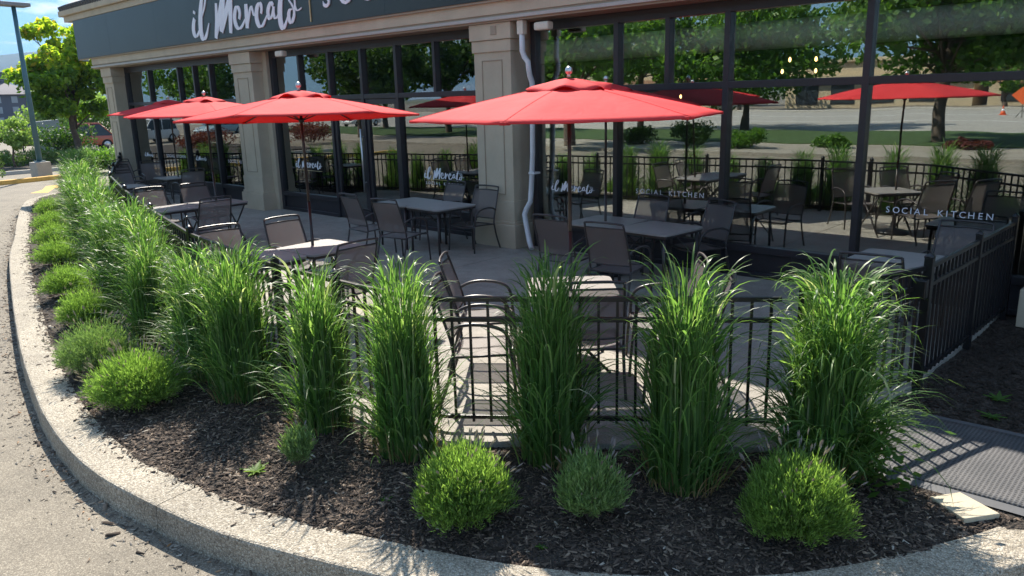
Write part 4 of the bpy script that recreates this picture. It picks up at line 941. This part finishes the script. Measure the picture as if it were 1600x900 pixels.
def tree(x, y, h, cr_, ch, seed, mat, lb, trunk_h, trunk_r=.2, leaf=.12, nclump=60, per=120, crad=.5, base=ROAD, mat2=None, group=None, name='tree'):
    g_ = np.random.default_rng(seed); rr = random.Random(seed); r = empty(name, (x, y, base), 0, lb, 'tree', group)
    cz = trunk_h + (h - trunk_h) * .5; hh = (h - trunk_h) * .5; cen = []
    while len(cen) < nclump:
        v = g_.normal(0, 1, 3); v /= np.linalg.norm(v); t = g_.random() ** .45; k = 1 + .22 * math.sin(3 * math.atan2(v[1], v[0]) + seed) * (1 - abs(v[2]))
        cen.append((v[0] * cr_ * t * k, v[1] * cr_ * t * k, cz + v[2] * hh * t * (1.0 if v[2] > 0 else .9)))
    rads = crad * (.6 + .7 * g_.random(nclump)); P = clump_pts(g_, cen, rads, per); V, F = leaves(P, leaf, g_)
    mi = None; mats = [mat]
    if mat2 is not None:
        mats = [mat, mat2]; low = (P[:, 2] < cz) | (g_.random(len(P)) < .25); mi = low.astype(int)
    link('crown', np_mesh('crown', V, F, mats, mi), r)
    b = MB(); b.tube(curve([(0, 0, -.1), (rr.gauss(0, .05), rr.gauss(0, .05), trunk_h * .5), (rr.gauss(0, .1), rr.gauss(0, .1), trunk_h), (0, 0, cz), (0, 0, cz + hh * .5)], 3), [trunk_r * (1.25 - .9 * k / 12) for k in range(13)], 9)
    for k in range(0, nclump, 3):
        c = cen[k]; z0 = min(trunk_h * .8 + rr.random() * (cz - trunk_h * .8), c[2]); m_ = (c[0] * .5, c[1] * .5, z0 + (c[2] - z0) * .6); b.tube([(0, 0, z0), m_, c], [trunk_r * .32, trunk_r * .2, trunk_r * .07], 5)
    b.build('trunk', M_bark, r); return r
def shrub(x, y, w, d, h, seed, mat, lb, leaf=.06, n=3000, cat='shrub', group=None, base=ROAD + .12, name='shrub', spiky=False, asp=.5):
    g_ = np.random.default_rng(seed); r = empty(name, (x, y, base), 0, lb, cat, group); k = 26
    cen = [(g_.uniform(-1, 1) * w * .8, g_.uniform(-1, 1) * d * .8, h * (.25 + .55 * g_.random())) for _ in range(k)]
    P = clump_pts(g_, cen, [min(w, d, h) * (.3 + .3 * g_.random()) for _ in range(k)], n // k); P[:, 2] = np.maximum(P[:, 2], .02)
    V, F = leaves(P, leaf, g_, asp=asp); link('foliage', np_mesh('foliage', V, F, mat), r)
    b = MB()
    for c in cen[::3]: b.tube([(c[0] * .3, c[1] * .3, 0), (c[0] * .7, c[1] * .7, c[2] * .6), c], [.03, .02, .008], 5)
    b.build('branches', M_bark, r); return r

# --- far left of the photograph
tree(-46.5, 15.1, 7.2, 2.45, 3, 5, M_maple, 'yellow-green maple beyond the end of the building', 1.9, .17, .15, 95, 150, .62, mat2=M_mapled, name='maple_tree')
tree(-40.5, 10.4, 2.35, .95, 1, 6, M_lgreen, 'small pale young tree at the left edge below the hotel', .9, .05, .07, 26, 90, .3, name='young_tree')
tree(-72, 22.3, 3.6, 2.2, 2, 7, M_lgreen, 'pale green tree behind the sign board', .8, .2, .2, 40, 90, .8)
tree(-76, 25.5, 4.0, 3.0, 2, 8, M_lgreen, 'pale green tree behind the maple trunk', .8, .2, .2, 40, 90, .8)
shrub(-50, 15.2, 1.5, 1.5, 1.5, 9, M_dgreen, 'dark round evergreen shrub beside the orange car', .08, 3500)
shrub(-61, 20.9, 2.2, 1.8, 3.3, 10, M_dgreen, 'tall dark shrub under the maple crown', .09, 3500)
shrub(-42.5, 12.0, 1.8, 2.0, .62, 11, M_juni, 'spreading juniper behind the light pole', .07, 4200, asp=.2)
shrub(-42.0, 9.2, 1.8, 2.0, .55, 12, M_juni, 'spreading juniper at the left edge of the island', .07, 4200, asp=.2)
shrub(-42.5, 13.8, 1.4, 1.2, .5, 13, M_juni, 'spreading juniper nearest the orange car', .07, 3600, asp=.2)
shrub(-35.0, 8.0, .7, .5, .35, 14, M_juni, 'low dark shrub clump by the yellow kerb at the left edge', .05, 900, base=ROAD + .1)
for i, (x, y, w, h, m_, lb) in enumerate([(-34.6, 12.3, .8, .85, M_mgreen, 'bushy green shrub in front of the orange car'), (-33.6, 12.9, .9, 1.05, M_mgreen, 'bushy green shrub touching the end pillar')]): shrub(x, y, w, .9, h, 20 + i, m_, lb, .06, 3200)
def kerb_bar(name, path, w, h, m, lb=None, base=ROAD):
    pp = curve(path, 5); t = np.gradient(pp, axis=0); t /= np.linalg.norm(t, axis=1)[:, None]; nn = np.stack([-t[:, 1], t[:, 0]], 1)
    rows = [[(p[0] + q_[0] * o, p[1] + q_[1] * o, z) for o, z in ((0, base - .05), (0.01, base + h - .015), (.025, base + h), (w, base + h), (w, base - .05))] for p, q_ in zip(pp, nn)]
    o = MB().grid(rows).build(name, m); tag(o, kind='structure'); return o
kerb_bar('kerb_yellow', [(-31.5, -6), (-32.6, 4), (-33.1, 7.9), (-33.8, 10.3), (-35.0, 11.6)], -.25, .15, M_yel)
kerb_bar('kerb_island', [(-36.5, -6), (-37.4, 4), (-37.85, 9.3), (-38.2, 12), (-39.5, 16), (-42, 18.5)], -.25, .15, M_conc)
MB().prism([(-38.1, -6), (-38.6, 12), (-40, 16), (-43, 18.3), (-52, 18), (-52, -6)], ROAD - .05, ROAD + .13).build('island_bed', M_mulch)['kind'] = 'structure'
ar = [gzp(47, 302, ROAD), gzp(75, 301, ROAD), gzp(85, 294, ROAD), gzp(98, 293, ROAD), gzp(88, 289, ROAD), gzp(72, 291, ROAD), gzp(66, 297, ROAD)]
MB().prism(ar[::-1], ROAD - .02, ROAD + .004).build('road_marking', M_yel)['kind'] = 'structure'
lp = empty('light_pole', (-34.8, 9.76, ROAD), R(10), 'teal parking-lot light pole on a square concrete base', 'light pole')
MB().box(-.28, .28, -.28, .28, 0, .62, .02).build('footing', M_conc, lp)
MB().box(-.16, .16, -.16, .16, .62, .66, .01).build('base_plate', M_teal, lp)
MB().tube([(0, 0, .64), (0, 0, 3.6), (0, 0, 6.45)], [.105, .09, .075], 12).build('pole', M_teal, lp)
MB().box(-.3, .3, -.6, .5, 6.42, 6.56, .03).build('lamp_head', mottled('lamp_head_grey', (.2, .2, .22), .5), lp)
# letter board sign
sb = empty('letter_board_sign', (-57.0, 15.85, ROAD), R(-75), 'black roadside letter board with red, yellow and white lettered rows', 'sign')
sb.scale = (.66,) * 3
sbx = MB().box(-1.15, 1.15, -.1, .1, .55, 2.35, .02).build('board', M_black, sb)
for s in (-1, 1): MB().box(s * 1.12 - .05, s * 1.12 + .05, -.06, .06, 0, .56).build('post', M_black, sb)
rowsT = [('A RESTAURANT', (.85, .05, .04)), ('OPEN FOR TAKE', (.75, .8, .05)), ('OUT DELIVERY', (.75, .8, .05)), ('WE DELIVER', (.75, .78, .75)), ('CALL US', (.5, .8, .08))]
for i, (t, c) in enumerate(rowsT):
    mm = mottled('board_letter_' + ['one', 'two', 'three', 'four', 'five'][i], c, .6, .03, 3, bstr=0)
    o = spaced(t, 1.08, .11, 2.04 - i * .34, 2.16, .34, mm, sb, .02, name='letter_row', rot=(R(90), 0, R(180)), bold=.012)
tag(MB().box(-.75, .75, -.3, .3, 0, 1.95, .03).build('utility_cabinet', mottled('cabinet_grey', (.30, .33, .34), .6), None, (-54, 15.9, ROAD)), 'grey slanted utility cabinet beside the letter board', 'cabinet').rotation_euler = (0, R(-4), R(75))

# hotel
ht = empty('hotel', (-150, 40, ROAD), R(8), 'dark grey hotel with rows of windows at the left edge', 'building')
MB().box(-6, 6, -26, 1.5, 0, 5.1).build('wall', M_hotel, ht)
m = MB(); m.prism([(0, 0), (1, 0), (1, 1), (0, 1)], 0, .001); 
MB().grid([[(6.6, -26, 5.0), (6.6, 2, 5.0)], [(0, -24, 7.1), (0, -1.5, 7.1)], [(-6.6, -26, 5.0), (-6.6, 2, 5.0)]]).build('roof', mottled('hotel_roof', (.14, .13, .14), .9), ht)
MB().box(-.6, .6, -2.6, -1.4, 6.4, 8.6).build('chimney', M_hotel, ht)
for r_ in range(3):
    for k in range(11): MB().box(6.0, 6.06, .2 - k * 2.4 - .9, .2 - k * 2.4, .5 + r_ * 1.6, 1.5 + r_ * 1.6).build('window', M_hotelw, ht)
# distant hills
def hill(name, x0, y0, x1, y1, hmax, seed, depth):
    n = 60; rr = np.random.default_rng(seed); t = np.linspace(0, 1, n); prof = hmax * (.62 + .22 * np.sin(t * 5 + seed) + .1 * np.sin(t * 13 + seed) + .05 * np.sin(t * 31)) * np.sin(np.pi * np.clip(t * .96 + .02, 0, 1)) ** .35
    A = np.stack([x0 + (x1 - x0) * t, y0 + (y1 - y0) * t], 1); d = np.array([-(y1 - y0), x1 - x0]); d = d / np.linalg.norm(d); rows = []
    for j, (k, f) in enumerate([(-1, 0), (-.6, .35), (-.3, .7), (0, 1), (.8, .4)]): rows.append([(a[0] + d[0] * depth * k, a[1] + d[1] * depth * k, -3 + p * f + (rr.random() - .5) * hmax * .04 * (0 < f < 1)) for a, p in zip(A, prof)])
    tag(MB().grid(rows).build(name, M_hill), kind='structure')
hill('hills', -3900, -900, -3000, 3600, 330, 1, 700)
hill('hills', -1800, -3100, 2500, -3100, 190, 3, 600)
g2 = MB().grid([[(-6400, -6400, ROAD - .3), (6400, -6400, ROAD - .3)], [(-6400, 6400, ROAD - .3), (6400, 6400, ROAD - .3)]]).build('land', mottled('valley_land', (.12, .13, .07), .95, .3, .01)); tag(g2, kind='structure')

# ------------------------------------------------------------------ cars
def make_car(x, y, rz, paint, lb, L=4.4, Wd=1.8, H=1.48, suv=False):
    r = empty('parked_car', (x, y, ROAD), rz, lb, 'car', 'cars in the parking lot'); h = L / 2; w = Wd / 2; bt = .95 if suv else .88
    low = [(-h, .45), (-h + .05, bt - .1), (-h + .25, bt), (h - 1.15, bt), (h - .25, bt - .2), (h, .55), (h - .02, .3), (-h + .02, .3)]
    b = bmesh.new(); rings = []
    for yy, ins in ((-w, .10), (-w * .985 - .0, .0), (w * .985, .0), (w, .10)):
        s = 1 if yy > 0 else -1; yv = yy if ins else s * (w - .0)
        rings.append([b.verts.new((px * (1 - ins * .1), s * (w - (.06 if ins else 0)) if ins else s * w, .3 + (pz - .3) * (1 - ins * .35) if pz > .5 else pz)) for px, pz in low])
    order = [rings[0], rings[1], rings[2], rings[3]]
    # simpler: shoulders at +-w, tops slightly inboard
    b.free(); b = bmesh.new()
    secs = [(-w + .05, 1.0, .0), (-w, .93, 0), (w, .93, 0), (w - .05, 1.0, 0)]
    ring = [[b.verts.new((px, yy, pz if k else pz)) for px, pz in low] for yy, k, _ in [(-w, 1, 0), (w, 1, 0)]]
    n = len(low)
    for k in range(n): b.faces.new((ring[0][k], ring[0][(k + 1) % n], ring[1][(k + 1) % n], ring[1][k]))
    b.faces.new(ring[0][::-1]); b.faces.new(ring[1]); bmesh.ops.recalc_face_normals(b, faces=b.faces)
    bmesh.ops.bevel(b, geom=list(b.edges), offset=.06, segments=3, affect='EDGES', profile=.5)
    for f in b.faces: f.smooth = True
    me = bpy.data.meshes.new('body'); b.to_mesh(me); b.free(); me.materials.append(paint); link('body', me, r)
    # cabin: glasshouse with roof
    if suv: roofx = (-h + .15, -h + .35, h - 1.95, h - 1.25)
    else: roofx = (-h + .35, -h + 1.05, h - 2.0, h - 1.2)
    def cab(z0, z1, ins0, ins1, f0, f1, nm, mat_, pad=0):
        xa = roofx[0] + (roofx[1] - roofx[0]) * f0; xb = roofx[3] + (roofx[2] - roofx[3]) * f0; xc = roofx[0] + (roofx[1] - roofx[0]) * f1; xd = roofx[3] + (roofx[2] - roofx[3]) * f1
        bb = bmesh.new(); v = [bb.verts.new(p) for p in [(xa - pad, -w + ins0 - pad, z0), (xb + pad, -w + ins0 - pad, z0), (xb + pad, w - ins0 + pad, z0), (xa - pad, w - ins0 + pad, z0), (xc - pad, -w + ins1 - pad, z1), (xd + pad, -w + ins1 - pad, z1), (xd + pad, w - ins1 + pad, z1), (xc - pad, w - ins1 + pad, z1)]]
        for q_ in ((0, 1, 2, 3), (4, 7, 6, 5), (0, 4, 5, 1), (1, 5, 6, 2), (2, 6, 7, 3), (3, 7, 4, 0)): bb.faces.new([v[i] for i in q_])
        bmesh.ops.recalc_face_normals(bb, faces=bb.faces); bmesh.ops.bevel(bb, geom=list(bb.edges), offset=.035, segments=2, affect='EDGES'); me = bpy.data.meshes.new(nm); bb.to_mesh(me); bb.free(); me.materials.append(mat_); return link(nm, me, r)
    cab(bt - .05, H - .08, .08, .26, 0, .95, 'window_glass', M_carglass); cab(H - .10, H, .245, .33, .93, 1.0, 'roof', paint, .01)
    for s in (-1, 1):
        for xf, xt in ((roofx[3], roofx[2]), ((roofx[0] + roofx[3]) / 2 - .1, (roofx[1] + roofx[2]) / 2), (roofx[0], roofx[1])):
            MB().tube([(xf, s * (w - .075), bt - .02), (xt, s * (w - .25), H - .07)], .035, 6).build('pillar', paint, r)
        for xx in (h - .85, -h + .8):
            wh = MB().lathe([(.24, -.1), (.32, -.09), (.33, 0), (.32, .09), (.24, .1)], 20).build('wheel', M_tyre, r, (xx, s * (w - .08), .33)); wh.rotation_euler = (R(90), 0, 0)
            MB().lathe([(.03, -.112), (.2, -.108), (.21, .108), (.03, .112)], 12).build('rim', M_silver, wh)
        MB().box(h - .22, h - .02, s * (w - .38) - .15, s * (w - .38) + .2, .62, .76, .03).build('headlight', M_white, r)
        MB().box(-h - .01, -h + .1, s * (w - .25) - .14, s * (w - .25) + .14, .68, .86, .02).build('tail_light', M_red_s, r)
        MB().box(h - 1.5, h - 1.3, s * (w + .08) - .1, s * (w + .08) + .1, .93, 1.07, .03).build('mirror', paint, r)
    return r
make_car(-55.0, 18.0, R(-100 + 0), M_cred, 'burnt-orange hatchback parked beyond the end of the building', H=1.7, L=4.3, suv=False)
make_car(-59, -5, R(70), M_cwhite, 'white SUV parked across the lot, mirrored in the far window bay', H=1.75, suv=True)
make_car(-66, -14, R(65), M_csil, 'silver-blue car parked behind the white one, mirrored in the far bay', H=1.5)
make_car(-36, 20.6, R(-150), M_csil, 'pale blue car beyond the side wall seen through the doors bay', H=1.6)
make_car(-70, -32, R(80), M_cwhite, 'white car far across the lot', H=1.5)

# ------------------------------------------------------------------ what the shopfront mirrors
def slab_area(name, poly, z, m, kerbm=None):
    o = MB().prism(poly, ROAD - .06, z).build(name, m); tag(o, kind='structure'); return o
slab_area('verge', [(-70, -11.6), (40, -11.6), (40, -17.2), (-70, -17.2)][::-1], ROAD + .13, M_gravel)
slab_area('lawn', [(-70, -17.2), (40, -17.2), (40, -28), (-70, -28)][::-1], ROAD + .17, M_grass)
slab_area('road', [(-160, -31), (90, -31), (90, -74), (-160, -74)][::-1], ROAD + .01, M_road)
for y in (-45, -58): MB().box(-80, 60, y - .08, y + .08, ROAD, ROAD + .016).build('lane_line', M_white)['kind'] = 'structure'
box('sidewalk', M_conc, None, -120, 60, -78, -74, ROAD - .05, ROAD + .14)['kind'] = 'structure'
tree(-10.1, -19.2, 9.0, 4.9, 3, 40, M_mgreen, 'broad green street tree on the lawn, mirrored in the large right window', 2.9, .24, .16, 100, 150, 1.0)
tree(-25.3, -12.3, 8.2, 4.3, 3, 41, M_mgreen, 'green street tree mirrored beside the downspout', 2.6, .26, .16, 60, 130, .9)
tree(-25.5, -31.5, 9.5, 6.3, 3, 52, M_mgreen, 'wide street tree mirrored in the middle of the right bay', 1.5, .25, .18, 110, 140, 1.25)
tree(-46, -14.5, 7.5, 3.6, 3, 53, M_dgreen, 'street tree mirrored over the doors', 2.4, .2, .17, 55, 120, .9)
tree(-70, -15, 8, 4.5, 3, 54, M_mgreen, 'broad street tree mirrored in the far bay', 2.2, .22, .2, 55, 110, 1.1)
tree(-3.5, -24, 8.5, 4.4, 3, 42, M_dgreen, 'dark street tree on the lawn behind the camera side', 2.8, .22, .16, 60, 130, .95)
tree(-33, -30.0, 9, 5.2, 3, 43, M_mgreen, 'street tree by the road, mirrored above the umbrellas', 2.6, .22, .18, 60, 120, 1.0)
tree(-44, -21, 8.5, 4.0, 3, 44, M_dgreen, 'street tree mirrored in the middle window bay', 2.4, .22, .18, 60, 120, 1.0)
tree(-58, -26, 9.5, 4.5, 3, 45, M_mgreen, 'street tree mirrored in the far window bay', 2.4, .25, .2, 60, 120, 1.1)
tree(-20, -80, 11, 5, 3, 46, M_mgreen, 'tree in front of the tan building across the road', 1.0, .25, .25, 50, 110, 1.2)
tree(-52, -82, 12, 6, 3, 47, M_mgreen, 'big tree across the road beside the tan building', 1.0, .25, .25, 60, 110, 1.4)
tree(-85, -84, 12, 6, 3, 48, M_dgreen, 'dark tree across the road, leftmost of the far trees', 1.0, .25, .25, 60, 110, 1.4)
for i, (x, y, w, h, m_, lb) in enumerate([(-16.5, -13.8, .9, .9, M_mgreen, 'round shrub in the verge mirrored below the road'), (-19.5, -14.2, 1.0, 1.1, M_dgreen, 'dark round shrub in the verge mirrored behind the grasses'), (-22.5, -14.4, .9, .9, M_dgreen, 'dark shrub beside the mirrored street tree'),
        (-8.2, -16.0, .9, .35, M_burg, 'low reddish shrub beside the mirrored tree trunk'), (-46, -3.0, 1.6, 1.0, M_burg, 'burgundy hedge mirrored in the far window bay'), (-44, -9.0, 1.4, 1.3, M_burg, 'dark red shrub mirrored in the far bay'), (-13.2, -15.2, .8, .6, M_mgreen, 'small shrub in the verge')]):
    shrub(x, y, w, w * .8, h, 60 + i, m_, lb, .07, 2400)
def far_building(x0, x1, y, d, h, m, mr, lb, windows=True):
    r = empty('store_building', ((x0 + x1) / 2, y, ROAD), 0, lb, 'building', 'stores across the road'); w = (x1 - x0) / 2
    MB().box(-w, w, -d, 0, 0, h).build('wall', m, r); MB().box(-w - .4, w + .4, -d, .5, h, h + .5, .1).build('parapet', mr, r)
    MB().box(-w + 1, w - 1, .0, .9, h * .62, h * .7).build('awning', mr, r)
    for k in range(int(w * 2 / 5)):
        a = -w + 1.5 + k * 5; f = MB().box(a, a + 3.2, .02, .08, .5, h * .55).build('window', M_frame, r); MB().box(a + .1, a + 3.1, .08, .1, .6, h * .53).build('pane', M_carglass, f)
far_building(-50, -26, -92, 14, 6, M_stoneb, M_stoneb, 'tan stucco store across the road with a plain parapet')
far_building(-24, 12, -90, 14, 4.6, M_stoneb, M_brick, 'long low tan store across the road with a rust awning')
far_building(-110, -64, -98, 14, 6.5, M_stoneb, M_brick, 'farthest tan store across the road')
cn_ = empty('traffic_cone', (-15.2, -56, ROAD + .01), 0, 'orange traffic cone with a white band on the road', 'traffic cone')
MB().lathe([(.22, .04), (.15, .32)], 16).lathe([(.10, .52), (.03, .8)], 16).build('cone', M_orange, cn_); MB().lathe([(.15, .32), (.10, .52)], 16).build('band', M_white, cn_); MB().box(-.28, .28, -.28, .28, 0, .04, .01).build('foot', M_orange, cn_)
ws = empty('work_sign', (-13.2, -52, ROAD + .01), 0, 'orange diamond roadwork sign on a thin stand', 'sign')
o = MB().box(-.5, .5, -.012, .012, -.5, .5, .01).build('panel', M_orange, ws, (0, 0, 1.7)); o.rotation_euler.y = R(45)
MB().tube([(0, -.03, 0), (0, -.03, 1.6)], .025, 6).tube([(-.4, -.03, 0), (0, -.03, .6)], .02, 6).tube([(.4, -.03, 0), (0, -.03, .6)], .02, 6).build('stand', M_black, ws)
# bank sign beyond the side wall, seen through the building
bs = empty('bank_sign', (-32, 28.8, 2.55), R(-52), 'blue bank sign with white letters and a red roundel, seen through the shop windows', 'sign')
for x0, x1 in ((-2.9, -1.35), (-1.1, -.1), (.15, 1.55), (1.75, 3.0)): MB().box(x0, x1, -.06, .06, .35, 1.05, .01).build('panel', M_bmo, bs)
for x in (-2.95, 3.05): MB().box(x - .05, x + .05, -.05, .05, -2.8, 1.1).build('post', M_silver, bs)
MB().box(-2.9, 3.0, -.065, .065, 1.05, 1.12).build('trim', M_white, bs)
spaced('BMO', -2.78, -.065, .58, 1.0, .34, M_white, bs, .01, name='lettering'); spaced('BMO', -1.05, -.065, .58, .6, .3, M_white, bs, .01, name='lettering'); spaced('BANK', .25, -.065, .58, 1.2, .34, M_white, bs, .01, name='lettering')
rd = MB().lathe([(.2, -.01), (.2, .01)], 20).build('roundel', M_red_s, bs, (-1.6, -.075, .72)); rd.rotation_euler.x = R(90)
tree(-40, 27, 7.5, 3.0, 3, 49, M_mgreen, 'green tree behind the side wall seen through the windows', 1.5, .2, .16, 50, 110, .8)
tree(-46, 38, 8.5, 3.5, 3, 50, M_mgreen, 'green tree behind the bank sign', 1.2, .2, .18, 50, 110, .9)

# ------------------------------------------------------------------ air
hm = bpy.data.materials.new('air'); hm.use_nodes = True; hn = hm.node_tree.nodes; hn.clear(); ho = hn.new('ShaderNodeOutputMaterial'); hv = hn.new('ShaderNodeVolumePrincipled')
hv.inputs['Color'].default_value = (.42, .65, 1, 1); hv.inputs['Density'].default_value = .00014; hv.inputs['Anisotropy'].default_value = 0
hm.node_tree.links.new(hv.outputs[0], ho.inputs['Volume'])
tag(MB().box(-6500, 6500, -6500, 6500, -5, 345).build('haze', hm), 'thin blue air haze over the valley', kind='stuff')
